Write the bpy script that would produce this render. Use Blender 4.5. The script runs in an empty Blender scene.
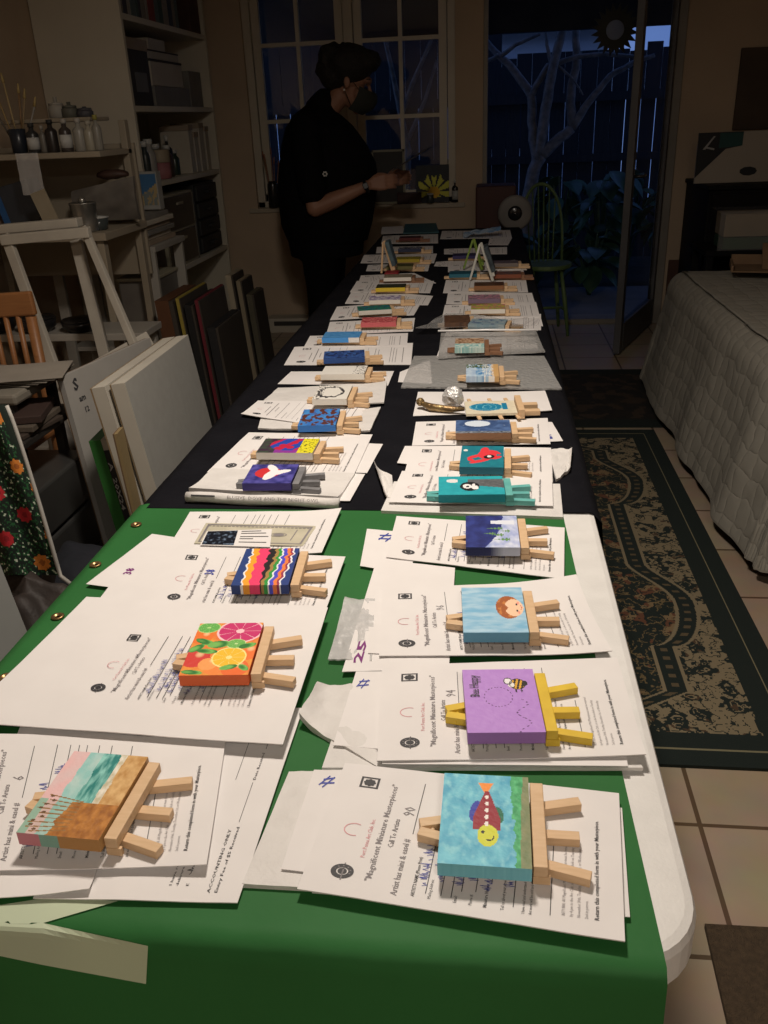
import bpy, bmesh, math, random
import numpy as np
from mathutils import Vector, Matrix, noise as mnoise
random.seed(7)
S = bpy.context.scene
COL = S.collection
PI = math.pi
# ---------------------------------------------------------------- camera
FPX = 863.0; CX, CY = 384.0, 512.0
EYE = np.array([0, 0, 1.35])
_up = -np.array([80., -1890., -FPX]); _up /= np.linalg.norm(_up)
_yv = np.array([106., 399., -FPX]); _yv -= _yv.dot(_up)*_up; _yv /= np.linalg.norm(_yv)
_xv = np.cross(_yv, _up)
ROT = np.array([_xv, _yv, _up])          # world = ROT @ camera
cam = bpy.data.cameras.new('camera'); camo = bpy.data.objects.new('camera', cam)
COL.objects.link(camo); S.camera = camo
M4 = Matrix([list(ROT[i])+[EYE[i]] for i in range(3)]+[[0, 0, 0, 1]])
camo.matrix_world = M4
cam.sensor_fit = 'VERTICAL'; cam.sensor_height = 32.0; cam.lens = FPX/1024*32.0
cam.clip_start = 0.02; cam.clip_end = 200

def ray(x, y): return ROT @ np.array([x-CX, CY-y, -FPX])
def at(x, y, X=None, Y=None, Z=None):
    """point of the place seen at (x, y) that lies on the plane X=, Y= or Z="""
    d = ray(x, y)
    if Z is not None: t = (Z-EYE[2])/d[2]
    elif Y is not None: t = Y/d[1]
    else: t = X/d[0]
    return Vector(EYE+t*d)
# ---------------------------------------------------------------- world, lights, exposure
W = bpy.data.worlds.new('dusk_sky'); S.world = W; W.use_nodes = True
nt = W.node_tree; bg = nt.nodes['Background']
sky = nt.nodes.new('ShaderNodeTexCoord'); sep = nt.nodes.new('ShaderNodeSeparateXYZ'); rmp = nt.nodes.new('ShaderNodeValToRGB')
nt.links.new(sky.outputs['Generated'], sep.inputs[0]); nt.links.new(sep.outputs['Z'], rmp.inputs[0]); nt.links.new(rmp.outputs[0], bg.inputs['Color'])
rmp.color_ramp.elements[0].position = 0.0; rmp.color_ramp.elements[0].color = (0.20, 0.34, 0.80, 1)
rmp.color_ramp.elements[1].position = 0.6; rmp.color_ramp.elements[1].color = (0.07, 0.14, 0.42, 1)
bg.inputs['Strength'].default_value = 0.62
S.view_settings.view_transform = 'Standard'; S.view_settings.look = 'None'
S.view_settings.exposure = 0.0; S.view_settings.gamma = 1.0; S.view_settings.use_curve_mapping = False
LAMP = Vector((-0.22, 1.45, 2.33))
ld = bpy.data.lights.new('ceiling_lamp_light', 'AREA'); ld.shape = 'DISK'; ld.size = 0.26
ld.energy = 29.5; ld.color = (1.0, 0.885, 0.765)
lo = bpy.data.objects.new('ceiling_lamp_light', ld); lo.location = LAMP; COL.objects.link(lo)
l2 = bpy.data.lights.new('camera_side_fill_light', 'AREA'); l2.shape = 'DISK'; l2.size = .30; l2.energy = 18; l2.color = (1.0, .885, .765)  # added fill light, out of view, brightens faces turned to the camera
l2o = bpy.data.objects.new('camera_side_fill_light', l2); l2o.location = (.35, -1.0, 2.33); COL.objects.link(l2o)
# ---------------------------------------------------------------- helpers
def col4(c): return (c[0], c[1], c[2], 1)
def srgb(r, g, b):
    f = lambda v: (v/255/12.92) if v/255 <= .04045 else ((v/255+.055)/1.055)**2.4
    return (f(r), f(g), f(b))
_M = {}
def mat(name, c, c2=None, scale=8, rough=.6, bump=0, bscale=None, metal=0, trans=0, ior=1.45, spec=.5, detail=3, alpha=1, coords='Object'):
    if name in _M: return _M[name]
    m = bpy.data.materials.new(name); m.use_nodes = True; _M[name] = m
    n = m.node_tree; b = n.nodes['Principled BSDF']
    b.inputs['Roughness'].default_value = rough; b.inputs['Metallic'].default_value = metal
    b.inputs['Transmission Weight'].default_value = trans; b.inputs['IOR'].default_value = ior
    b.inputs['Specular IOR Level'].default_value = spec; b.inputs['Alpha'].default_value = alpha
    b.inputs['Base Color'].default_value = col4(c)
    tc = n.nodes.new('ShaderNodeTexCoord')
    if c2 is None and trans == 0: c2 = tuple(v*.85 for v in c)
    if c2 is not None:
        nz = n.nodes.new('ShaderNodeTexNoise'); nz.inputs['Scale'].default_value = scale; nz.inputs['Detail'].default_value = detail
        n.links.new(tc.outputs[coords], nz.inputs['Vector'])
        r = n.nodes.new('ShaderNodeValToRGB'); r.color_ramp.elements[0].position = .35; r.color_ramp.elements[1].position = .65
        r.color_ramp.elements[0].color = col4(c); r.color_ramp.elements[1].color = col4(c2)
        n.links.new(nz.outputs['Fac'], r.inputs[0]); n.links.new(r.outputs[0], b.inputs['Base Color'])
    if bump:
        nb = n.nodes.new('ShaderNodeTexNoise'); nb.inputs['Scale'].default_value = bscale or scale*3; nb.inputs['Detail'].default_value = 4
        n.links.new(tc.outputs[coords], nb.inputs['Vector'])
        bp = n.nodes.new('ShaderNodeBump'); bp.inputs['Strength'].default_value = bump; bp.inputs['Distance'].default_value = .01
        n.links.new(nb.outputs['Fac'], bp.inputs['Height']); n.links.new(bp.outputs[0], b.inputs['Normal'])
    return m
def wood(name, c1, c2, rough=.55, stretch=(1, 12, 12), scale=14):
    if name in _M: return _M[name]
    m = bpy.data.materials.new(name); m.use_nodes = True; _M[name] = m
    n = m.node_tree; b = n.nodes['Principled BSDF']; b.inputs['Roughness'].default_value = rough
    tc = n.nodes.new('ShaderNodeTexCoord'); mp = n.nodes.new('ShaderNodeMapping'); mp.inputs['Scale'].default_value = stretch
    nz = n.nodes.new('ShaderNodeTexNoise'); nz.inputs['Scale'].default_value = scale; nz.inputs['Detail'].default_value = 5
    n.links.new(tc.outputs['Object'], mp.inputs[0]); n.links.new(mp.outputs[0], nz.inputs['Vector'])
    r = n.nodes.new('ShaderNodeValToRGB'); r.color_ramp.elements[0].position = .3; r.color_ramp.elements[1].position = .7
    r.color_ramp.elements[0].color = col4(c1); r.color_ramp.elements[1].color = col4(c2)
    n.links.new(nz.outputs['Fac'], r.inputs[0]); n.links.new(r.outputs[0], b.inputs['Base Color'])
    return m
def painted(name, rough=.55, bump=.25, bscale=220):
    if name in _M: return _M[name]
    m = bpy.data.materials.new(name); m.use_nodes = True; _M[name] = m
    n = m.node_tree; b = n.nodes['Principled BSDF']; b.inputs['Roughness'].default_value = rough
    a = n.nodes.new('ShaderNodeAttribute'); a.attribute_name = 'col'
    n.links.new(a.outputs['Color'], b.inputs['Base Color'])
    tc = n.nodes.new('ShaderNodeTexCoord')
    nb = n.nodes.new('ShaderNodeTexNoise'); nb.inputs['Scale'].default_value = bscale
    n.links.new(tc.outputs['Object'], nb.inputs['Vector'])
    bp = n.nodes.new('ShaderNodeBump'); bp.inputs['Strength'].default_value = bump; bp.inputs['Distance'].default_value = .002
    n.links.new(nb.outputs['Fac'], bp.inputs['Height']); n.links.new(bp.outputs[0], b.inputs['Normal'])
    return m

class MB:
    def __init__(s): s.v = []; s.f = []; s.m = []; s.c = []
    def add(s, vs, fs, m=0, c=None):
        o = len(s.v); s.v += [tuple(p) for p in vs]
        for f in fs: s.f.append(tuple(i+o for i in f)); s.m.append(m); s.c.append(c)
        return s
    def box(s, x0, x1, y0, y1, z0, z1, m=0, c=None, T=None, bev=0):
        if bev:
            bm = bmesh.new(); bmesh.ops.create_cube(bm, size=1)
            for v in bm.verts: v.co = Vector(((x0+x1)/2+v.co.x*(x1-x0), (y0+y1)/2+v.co.y*(y1-y0), (z0+z1)/2+v.co.z*(z1-z0)))
            bmesh.ops.bevel(bm, geom=bm.edges[:], offset=bev, segments=2, affect='EDGES', profile=.5)
            bm.verts.ensure_lookup_table(); vs = [v.co.copy() for v in bm.verts]; fs = [tuple(v.index for v in f.verts) for f in bm.faces]; bm.free()
        else:
            vs = [Vector((x, y, z)) for z in (z0, z1) for x, y in ((x0, y0), (x1, y0), (x1, y1), (x0, y1))]
            fs = [(3, 2, 1, 0), (4, 5, 6, 7), (0, 1, 5, 4), (1, 2, 6, 5), (2, 3, 7, 6), (3, 0, 4, 7)]
        if T is not None: vs = [T @ p for p in vs]
        return s.add(vs, fs, m, c)
    def beam(s, p, q, w, t, side=Vector((0, 0, 1)), m=0, c=None, bev=0, w2=None):
        """bar from p to q; w across, t along side"""
        p = Vector(p); q = Vector(q); d = (q-p); L = d.length; d.normalize()
        x = d.cross(side)
        if x.length < 1e-4: x = d.cross(Vector((1, 0, 0)))
        x.normalize(); z = x.cross(d)
        T = Matrix(((x.x, d.x, z.x, p.x), (x.y, d.y, z.y, p.y), (x.z, d.z, z.z, p.z), (0, 0, 0, 1)))
        return s.box(-w/2, w/2, 0, L, -t/2, t/2, m, c, T, bev)
    def panel(s, a, b, c_, d, t, m=0, c=None):
        """four corners (front face, counter-clockwise seen from the front), thickness t backwards"""
        a, b, c_, d = map(Vector, (a, b, c_, d)); n = (b-a).cross(d-a).normalized()*t
        return s.add([a, b, c_, d, a-n, b-n, c_-n, d-n], [(0, 1, 2, 3), (7, 6, 5, 4), (0, 4, 5, 1), (1, 5, 6, 2), (2, 6, 7, 3), (3, 7, 4, 0)], m, c)
    def tube(s, pts, r, n=8, m=0, c=None, cap=True):
        pts = [Vector(p) for p in pts]; rs = r if isinstance(r, (list, tuple)) else [r]*len(pts)
        o = len(s.v); prev = None
        for i, p in enumerate(pts):
            d = (pts[min(i+1, len(pts)-1)]-pts[max(i-1, 0)]).normalized()
            x = prev - d*prev.dot(d) if prev is not None else (d.cross(Vector((0, 0, 1))) if abs(d.z) < .9 else d.cross(Vector((1, 0, 0))))
            x.normalize(); prev = x; y = d.cross(x)
            for k in range(n):
                a = 2*PI*k/n; s.v.append(tuple(p+(x*math.cos(a)+y*math.sin(a))*rs[i]))
        for i in range(len(pts)-1):
            for k in range(n):
                s.f.append((o+i*n+k, o+i*n+(k+1) % n, o+(i+1)*n+(k+1) % n, o+(i+1)*n+k)); s.m.append(m); s.c.append(c)
        if cap:
            s.f.append(tuple(o+k for k in range(n-1, -1, -1))); s.m.append(m); s.c.append(c)
            e = o+(len(pts)-1)*n; s.f.append(tuple(e+k for k in range(n))); s.m.append(m); s.c.append(c)
        return s
    def lathe(s, prof, cx=0, cy=0, cz=0, n=16, m=0, c=None, T=None):
        o = len(s.v)
        for r, z in prof:
            for k in range(n):
                a = 2*PI*k/n; p = Vector((cx+r*math.cos(a), cy+r*math.sin(a), cz+z))
                if T is not None: p = T @ p
                s.v.append(tuple(p))
        for i in range(len(prof)-1):
            for k in range(n): s.f.append((o+i*n+k, o+i*n+(k+1) % n, o+(i+1)*n+(k+1) % n, o+(i+1)*n+k)); s.m.append(m); s.c.append(c)
        s.f.append(tuple(o+k for k in range(n-1, -1, -1))); s.m.append(m); s.c.append(c)
        e = o+(len(prof)-1)*n; s.f.append(tuple(e+k for k in range(n))); s.m.append(m); s.c.append(c)
        return s
    def ball(s, c_, r, n=12, m=0, c=None, sq=(1, 1, 1), wob=0, seed=0):
        o = len(s.v); c_ = Vector(c_); R = n//2+1
        for i in range(R+1):
            th = PI*i/R
            for k in range(n):
                a = 2*PI*k/n; d = Vector((math.sin(th)*math.cos(a), math.sin(th)*math.sin(a), math.cos(th)))
                w = 1+wob*mnoise.noise(d*2.3+Vector((seed, seed*1.7, 0))) if wob else 1
                s.v.append((c_.x+d.x*r*sq[0]*w, c_.y+d.y*r*sq[1]*w, c_.z+d.z*r*sq[2]*w))
        for i in range(R):
            for k in range(n): s.f.append((o+i*n+k, o+(i+1)*n+k, o+(i+1)*n+(k+1) % n, o+i*n+(k+1) % n)); s.m.append(m); s.c.append(c)
        return s
    def grid(s, fn, nu, nv, m=0, cf=None):
        o = len(s.v)
        for j in range(nv+1):
            for i in range(nu+1): s.v.append(tuple(fn(i/nu, j/nv)))
        for j in range(nv):
            for i in range(nu):
                k = o+j*(nu+1)+i; s.f.append((k, k+1, k+nu+2, k+nu+1)); s.m.append(m)
                s.c.append(cf((i+.5)/nu, (j+.5)/nv) if cf else None)
        return s
    def slab(s, fn, nu, nv, t, m=0, nrm=Vector((0, 0, -1))):
        """curved sheet with thickness t along nrm"""
        s.grid(fn, nu, nv, m); o = len(s.v); s.grid(lambda u, v: Vector(fn(1-u, v))+nrm*t, nu, nv, m)
        N = nu+1
        for rng in ([(i, 0) for i in range(N)], [(i, nv) for i in range(N-1, -1, -1)], [(0, j) for j in range(nv, -1, -1)], [(nu, j) for j in range(nv+1)]):
            b = o-N*(nv+1)
            e = len(s.v)
            for a, aj in rng: s.v += [s.v[b+aj*N+a], s.v[o+aj*N+(nu-a)]]
            for k in range(len(rng)-1):
                s.f.append((e+2*k, e+2*k+1, e+2*k+3, e+2*k+2)); s.m.append(m); s.c.append(None)
        return s
    def build(s, name, mats, parent=None, smooth=False, off=None, **props):
        me = bpy.data.meshes.new(name)
        vs = s.v if off is None else [(p[0]-off[0], p[1]-off[1], p[2]-off[2]) for p in s.v]
        me.from_pydata(vs, [], s.f)
        if not isinstance(mats, (list, tuple)): mats = [mats]
        for m in mats: me.materials.append(m)
        me.polygons.foreach_set('material_index', s.m)
        if smooth: me.polygons.foreach_set('use_smooth', [True]*len(s.f))
        if any(c is not None for c in s.c):
            at_ = me.color_attributes.new('col', 'FLOAT_COLOR', 'CORNER'); arr = []
            for f, c in zip(s.f, s.c):
                cc = col4(c) if c is not None else (.8, .8, .8, 1)
                arr += list(cc)*len(f)
            at_.data.foreach_set('color', arr)
        me.update()
        o = bpy.data.objects.new(name, me); COL.objects.link(o)
        if parent is not None: o.parent = parent
        for k, v in props.items(): o[k] = v
        return o
def thing(name, label, cat, loc=(0, 0, 0), rz=0, group=None):
    o = bpy.data.objects.new(name, None); COL.objects.link(o); o.empty_display_size = .05
    o.location = loc; o.rotation_euler = (0, 0, rz); o['label'] = label; o['category'] = cat
    if group: o['group'] = group
    return o
def tag(o, label, cat, group=None, kind=None):
    o['label'] = label; o['category'] = cat
    if group: o['group'] = group
    if kind: o['kind'] = kind
    return o
def struct(name, mb, mats, smooth=False, parent=None):
    o = mb.build(name, mats, parent, smooth)
    if parent is None: o['kind'] = 'structure'
    return o
def fbm(x, y, z=0, o=3):
    v = 0; a = .5
    for k in range(o): v += a*mnoise.noise(Vector((x, y, z+k*7.3))); x *= 2; y *= 2; a *= .5
    return v
def mix(a, b, t): t = max(0, min(1, t)); return tuple(a[i]*(1-t)+b[i]*t for i in range(3))
def ell(a, b, ca, cb, ra, rb, rot=0):
    da, db = a-ca, b-cb
    if rot: c_, s_ = math.cos(rot), math.sin(rot); da, db = da*c_+db*s_, -da*s_+db*c_
    return (da/ra)**2+(db/rb)**2
_txt = {}
def text_geo(body, bold=0.0):
    """outline of a line of text as (verts 2D, faces), unit = cap height about .7, plus width"""
    k = (body, bold)
    if k in _txt: return _txt[k]
    cu = bpy.data.curves.new('lettering', 'FONT'); cu.body = body; cu.resolution_u = 1; cu.offset = bold
    ob = bpy.data.objects.new('lettering', cu); me = bpy.data.meshes.new_from_object(ob)
    vs = [(v.co.x, v.co.y) for v in me.vertices]; fs = [tuple(p.vertices) for p in me.polygons]
    w = max([v[0] for v in vs], default=0)
    bpy.data.objects.remove(ob); bpy.data.curves.remove(cu); bpy.data.meshes.remove(me)
    _txt[k] = (vs, fs, w); return _txt[k]
# ================================================================ THE ROOM
WHITE = (.72, .70, .66)
tile = bpy.data.materials.new('floor_tile'); tile.use_nodes = True
n = tile.node_tree; b = n.nodes['Principled BSDF']; b.inputs['Roughness'].default_value = .38
tc = n.nodes.new('ShaderNodeTexCoord'); mp = n.nodes.new('ShaderNodeMapping'); mp.inputs['Location'].default_value = (-.451+.314*20+.0045, -.157+.314*20+.0045, 0)
br = n.nodes.new('ShaderNodeTexBrick'); br.offset = 0; br.squash = 1; br.inputs['Scale'].default_value = 1
br.inputs['Brick Width'].default_value = .314; br.inputs['Row Height'].default_value = .314; br.inputs['Mortar Size'].default_value = .005; br.inputs['Mortar Smooth'].default_value = .1
br.inputs['Color1'].default_value = (.47, .37, .27, 1); br.inputs['Color2'].default_value = (.41, .32, .23, 1); br.inputs['Mortar'].default_value = (.13, .085, .05, 1)
n.links.new(tc.outputs['Object'], mp.inputs[0]); n.links.new(mp.outputs[0], br.inputs['Vector'])
nz = n.nodes.new('ShaderNodeTexNoise'); nz.inputs['Scale'].default_value = 9; nz.inputs['Detail'].default_value = 6; n.links.new(tc.outputs['Object'], nz.inputs['Vector'])
mx = n.nodes.new('ShaderNodeMix'); mx.data_type = 'RGBA'; mx.blend_type = 'MULTIPLY'; mx.inputs[0].default_value = .35
n.links.new(br.outputs['Color'], mx.inputs[6]); n.links.new(nz.outputs['Color'], mx.inputs[7]); n.links.new(mx.outputs[2], b.inputs['Base Color'])
bp = n.nodes.new('ShaderNodeBump'); bp.inputs['Strength'].default_value = .5; bp.inputs['Distance'].default_value = .003; bp.invert = True
n.links.new(br.outputs['Fac'], bp.inputs['Height']); n.links.new(bp.outputs[0], b.inputs['Normal'])
wallm = mat('tan_wall_paint', (.50, .385, .275), (.455, .35, .25), 3, .8, .15, 60)
ceilm = mat('ceiling_paint', (.5, .46, .40), (.45, .42, .37), 4, .85)
WY = 6.1; XL, XR, YB, ZC = -2.24, 3.0, -1.9, 2.5
struct('floor', MB().box(XL, XR, YB, WY+.16, -.12, 0), tile)
struct('ceiling', MB().box(XL, XR, YB, WY+.16, ZC, ZC+.1), ceilm)
struct('wall_left', MB().box(XL-.1, XL, YB, WY+.16, 0, ZC), wallm)
struct('wall_right', MB().box(XR, XR+.1, YB, WY+.16, 0, ZC), wallm)
struct('wall_back', MB().box(XL, XR, YB-.1, YB, 0, ZC), wallm)
wx0, wx1, wz0, wz1 = -1.57, -.22, .82, 2.3
dx0, dx1, dz1 = -.045, 1.17, 2.25
w = MB(); T_ = .16
w.box(XL, wx0, WY, WY+T_, 0, ZC).box(wx1, dx0, WY, WY+T_, 0, ZC).box(dx1, XR, WY, WY+T_, 0, ZC)
w.box(wx0, wx1, WY, WY+T_, 0, wz0).box(wx0, wx1, WY, WY+T_, wz1, ZC).box(dx0, dx1, WY, WY+T_, dz1, ZC)
struct('wall_far', w, wallm)
trimm = mat('trim_paint', (.46, .40, .31), (.42, .36, .28), 6, .5)
framem = mat('window_frame_paint', (.58, .52, .42), (.52, .47, .37), 6, .45)
glass = mat('window_glass', (.9, .95, .95), None, rough=0.02, trans=1, ior=1.45)
# window: outer frame, two sashes with panes
wf = MB(); yf0, yf1 = WY+.03, WY+.13
for x0, x1 in ((wx0, wx0+.05), (wx1-.05, wx1), (-.925, -.865)): wf.box(x0, x1, yf0, yf1, wz0, wz1, bev=.004)
wf.box(wx0, wx1, yf0, yf1, wz0, wz0+.04, bev=.004).box(wx0, wx1, yf0, yf1, wz1-.05, wz1, bev=.004)
window = struct('window_1', wf, framem)
for sx0, sx1 in ((wx0+.055, -.93), (-.86, wx1-.055)):
    sm = MB(); ya, yb = WY+.05, WY+.09
    sm.box(sx0, sx0+.05, ya, yb, wz0+.045, wz1-.055).box(sx1-.05, sx1, ya, yb, wz0+.045, wz1-.055)
    sm.box(sx0, sx1, ya, yb, wz0+.045, wz0+.085).box(sx0, sx1, ya, yb, wz1-.1, wz1-.055)
    mxx = (sx0+sx1)/2; sm.box(mxx-.012, mxx+.012, ya, yb, wz0+.085, wz1-.1)
    for zz in (1.355, 1.80): sm.box(sx0+.05, sx1-.05, ya+.002, yb-.002, zz-.012, zz+.012)
    so = sm.build('window_sash', framem, window)
    MB().box(sx0+.05, sx1-.05, WY+.069, WY+.073, wz0+.085, wz1-.1).build('window_pane', glass, so)
struct('trim_1', MB().box(wx0-.06, wx1+.06, WY-.012, WY+.02, wz0-.03, wz0, bev=.004), trimm)
MB().box(wx0, wx1, WY+.02, WY+.03, wz0-.001, wz0+.001).build('sill_edge', trimm, window)
# door opening: jambs, threshold, glazed leaf standing open into the room
dj = MB(); dj.box(dx1-.065, dx1, WY-.02, WY+.16, 0, dz1, bev=.004).box(dx0, dx0+.03, WY-.01, WY+.16, 0, dz1, bev=.004)
dj.box(dx0, dx1, WY-.01, WY+.16, dz1-.05, dz1).box(dx0, dx1, WY, WY+.16, 0, .03)
struct('trim_2', dj, mat('door_frame_paint', (.26, .24, .21), (.22, .20, .17), 6, .5))
hin = Vector((dx1-.07, WY-.03, 0)); fre = Vector((.765, 5.22, 0)); dv = (fre-hin).normalized(); LW = (fre-hin).length
nd = Vector((dv.y, -dv.x, 0))
def dl(s0, s1, z0, z1, t, mb):
    T = Matrix(((dv.x, nd.x, 0, hin.x), (dv.y, nd.y, 0, hin.y), (0, 0, 1, 0), (0, 0, 0, 1)))
    return mb.box(s0, s1, -t/2, t/2, z0, z1, T=T, bev=.003)
leaf = MB(); dl(0, .045, .01, 2.18, .035, leaf); dl(LW-.06, LW, .01, 2.18, .04, leaf); dl(.07, LW-.08, .01, .18, .038, leaf); dl(.07, LW-.08, 2.08, 2.18, .038, leaf)
doorm = mat('door_paint', (.10, .10, .105), (.08, .08, .085), 6, .45)
dob = struct('door_1', leaf, doorm)
dl(.07, LW-.08, .18, 2.08, .006, gp := MB()); gp.build('door_pane', mat('thin_glass', (.85, .9, .95), None, rough=.01, trans=1, ior=1.01, spec=0), dob)
hd = MB(); hp = hin+dv*(LW-.05); hd.tube([hp-nd*.02+Vector((0, 0, 1)), hp-nd*.06+Vector((0, 0, 1)), hp-nd*.06-dv*.09+Vector((0, 0, 1))], .009, 8)
hd.build('door_handle', mat('dark_metal', (.10, .10, .10), rough=.35, metal=.8), dob, True)
struct('baseboard_far', MB().box(XL, dx0-.02, WY-.015, WY, 0, .09, bev=.003).box(dx1+.02, XR, WY-.015, WY, 0, .09, bev=.003), trimm)
# ceiling lamp the light comes from
lt = thing('ceiling_lamp', 'round white ceiling lamp above the table', 'lamp', (LAMP.x, LAMP.y, ZC))
lt2 = thing('ceiling_lamp', 'added unseen lamp fixture for the fill light behind the camera', 'lamp', (.35, -1.0, ZC))  # unseen fixture added to go with the fill light
MB().lathe([(.08, 0), (.08, -.02), (.02, -.03), (.02, -.10)], n=20).build('canopy', mat('lamp_metal', (.6, .6, .58), rough=.4), lt, True)
for nm_ in ('canopy', 'lamp_shade'):
    pass
MB().lathe([(.025, -.10), (.14, -.13), (.15, -.155), (.142, -.155), (.02, -.11)], n=24).build('lamp_shade', mat('lamp_metal', (.6, .6, .58)), lt, True)
for ch_ in [o for o in COL.objects if o.parent == lt]:
    cc_ = ch_.copy(); COL.objects.link(cc_); cc_.parent = lt2
# ================================================================ OUTSIDE
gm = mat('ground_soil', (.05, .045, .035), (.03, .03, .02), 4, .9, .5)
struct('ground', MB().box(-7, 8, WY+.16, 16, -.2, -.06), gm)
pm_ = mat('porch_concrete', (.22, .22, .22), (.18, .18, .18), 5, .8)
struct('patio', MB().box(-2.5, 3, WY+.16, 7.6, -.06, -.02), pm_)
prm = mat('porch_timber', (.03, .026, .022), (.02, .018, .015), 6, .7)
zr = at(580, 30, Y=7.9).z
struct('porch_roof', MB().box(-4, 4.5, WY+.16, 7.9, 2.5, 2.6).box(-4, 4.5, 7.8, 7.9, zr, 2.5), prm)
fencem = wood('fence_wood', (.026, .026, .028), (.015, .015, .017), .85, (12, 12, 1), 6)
FY = 9.5; ft = at(560, 52, Y=FY).z
fn_ = MB()
x = -3.6
while x < 5:
    wd = .135+.01*random.random(); fn_.box(x, x+wd, FY, FY+.02, -.1, at(560, 100, Y=FY).z+.01*random.random(), bev=.002)
    x += wd+(.007 if random.random() < .6 else .002)
fence = thing('board_fence', 'dark weathered board fence across the yard behind the open door', 'fence', (0, FY, -.1))
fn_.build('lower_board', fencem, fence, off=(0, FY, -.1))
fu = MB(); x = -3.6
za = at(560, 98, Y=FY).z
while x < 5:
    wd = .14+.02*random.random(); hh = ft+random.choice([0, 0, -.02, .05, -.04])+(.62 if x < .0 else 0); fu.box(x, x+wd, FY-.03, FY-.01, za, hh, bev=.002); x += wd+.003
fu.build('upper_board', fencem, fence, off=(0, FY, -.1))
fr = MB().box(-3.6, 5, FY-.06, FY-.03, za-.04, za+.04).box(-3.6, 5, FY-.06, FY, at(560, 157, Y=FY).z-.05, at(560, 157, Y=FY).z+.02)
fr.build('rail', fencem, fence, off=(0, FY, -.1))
# neighbour house seen over the fence
hs = thing('neighbour_house', 'pale clapboard house rising over the fence against the dusk sky', 'house', (.4, 13, -.1))
sid = MB(); zz = 0
while zz < 2.5: sid.box(-2.6, 1.1, -.02+.0, .1, zz, zz+.15).box(-2.6, 1.1, -.035, -.02, zz, zz+.02); zz += .15
sid.build('siding_wall', mat('pale_siding', (.80, .82, .85), (.74, .77, .82), 3, .7), hs)
MB().add([(-3, -.5, 2.45), (1.5, -.5, 2.45), (1.5, 2, 3.6), (-3, 2, 3.6), (-3, -.5, 2.35), (1.5, -.5, 2.35), (1.5, 2, 3.5), (-3, 2, 3.5)], [(0, 1, 2, 3), (7, 6, 5, 4), (0, 4, 5, 1), (1, 5, 6, 2), (2, 6, 7, 3), (3, 7, 4, 0)]).build('roof', mat('roof_shingle', (.08, .08, .09)), hs)
MB().box(-.6, .1, -.05, -.036, 1.0, 2.0).build('window', mat('dark_pane', (.03, .04, .06), rough=.1), hs)
# bare tree
barkm = mat('pale_bark', (.26, .25, .24), (.15, .15, .15), 20, .85, .4)
TY = 8.3
def tp(x, y, d=0): return at(x, y, Y=TY+d)
tr = thing('bare_tree', 'bare pale-barked tree with forked crooked branches in the yard', 'tree', tuple(Vector((tp(530, 205).x, TY, -.06))))
lim = [([(526, 260), (528, 205), (534, 170), (541, 155)], [.075, .06, .055, .05]),
       ([(537, 165), (533, 130), (531, 95), (512, 68), (498, 55), (486, 40)], [.05, .04, .038, .033, .028, .02]),
       ([(538, 160), (545, 110), (553, 68), (563, 30), (570, 0)], [.05, .045, .04, .036, .03]),
       ([(541, 156), (558, 140), (572, 128)], [.048, .045, .042]),
       ([(572, 128), (571, 95), (577, 60), (575, 20), (580, -10)], [.04, .038, .034, .03, .025]),
       ([(572, 128), (590, 100), (610, 76), (637, 61), (655, 55)], [.038, .03, .025, .02, .015]),
       ([(532, 95), (548, 66), (575, 57), (605, 54), (650, 58)], [.03, .024, .02, .018, .012]),
       ([(552, 70), (547, 45), (546, 25)], [.018, .014, .01]), ([(557, 64), (572, 78), (583, 95)], [.012, .01, .006]),
       ([(500, 56), (515, 45), (540, 34)], [.02, .016, .012]), ([(498, 55), (487, 62), (478, 70)], [.02, .014, .01])]
for k, (pp, rr) in enumerate(lim):
    mb = MB(); pts = [tp(x, y, .12*math.sin(k*2.1)*(i/len(pp))) for i, (x, y) in enumerate(pp)]
    fine = []; fr_ = []
    for i in range(len(pts)-1):
        for j in range(4):
            t = j/4; fine.append(pts[i].lerp(pts[i+1], t)+Vector((fbm(i+t*2, k)*.03, 0, fbm(k, i+t)*.02))); fr_.append(rr[i]*(1-t)+rr[i+1]*t)
    fine.append(pts[-1]); fr_.append(rr[-1]); fine[0] = pts[0]
    if k == 0: fine.insert(0, Vector((pts[0].x, TY, -.06))); fr_.insert(0, .09)
    mb.tube(fine, fr_, 8).build('trunk' if k == 0 else 'branch', barkm, tr, True, off=(tr.location))
# window-side tree further left
tr2 = thing('slender_tree', 'thin bare forked tree seen through the window behind the person', 'tree', (-.95, 8.0, -.06))
for pts, rr in (([(405, 230), (408, 150), (400, 110), (392, 70), (385, 40)], [.035, .03, .026, .02, .015]), ([(402, 115), (412, 85), (425, 55), (440, 20)], [.022, .02, .016, .012]), ([(408, 140), (425, 100), (437, 60)], [.02, .015, .01])):
    P_ = [at(x, y, Y=8.0) for x, y in pts]
    MB().tube(P_, rr, 7).build('branch', barkm, tr2, True, off=tr2.location)
MB().tube([Vector((-.6, 8, -.06)), at(405, 235, Y=8.0)], [.05, .035], 7).build('trunk', barkm, tr2, True, off=tr2.location)
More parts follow.
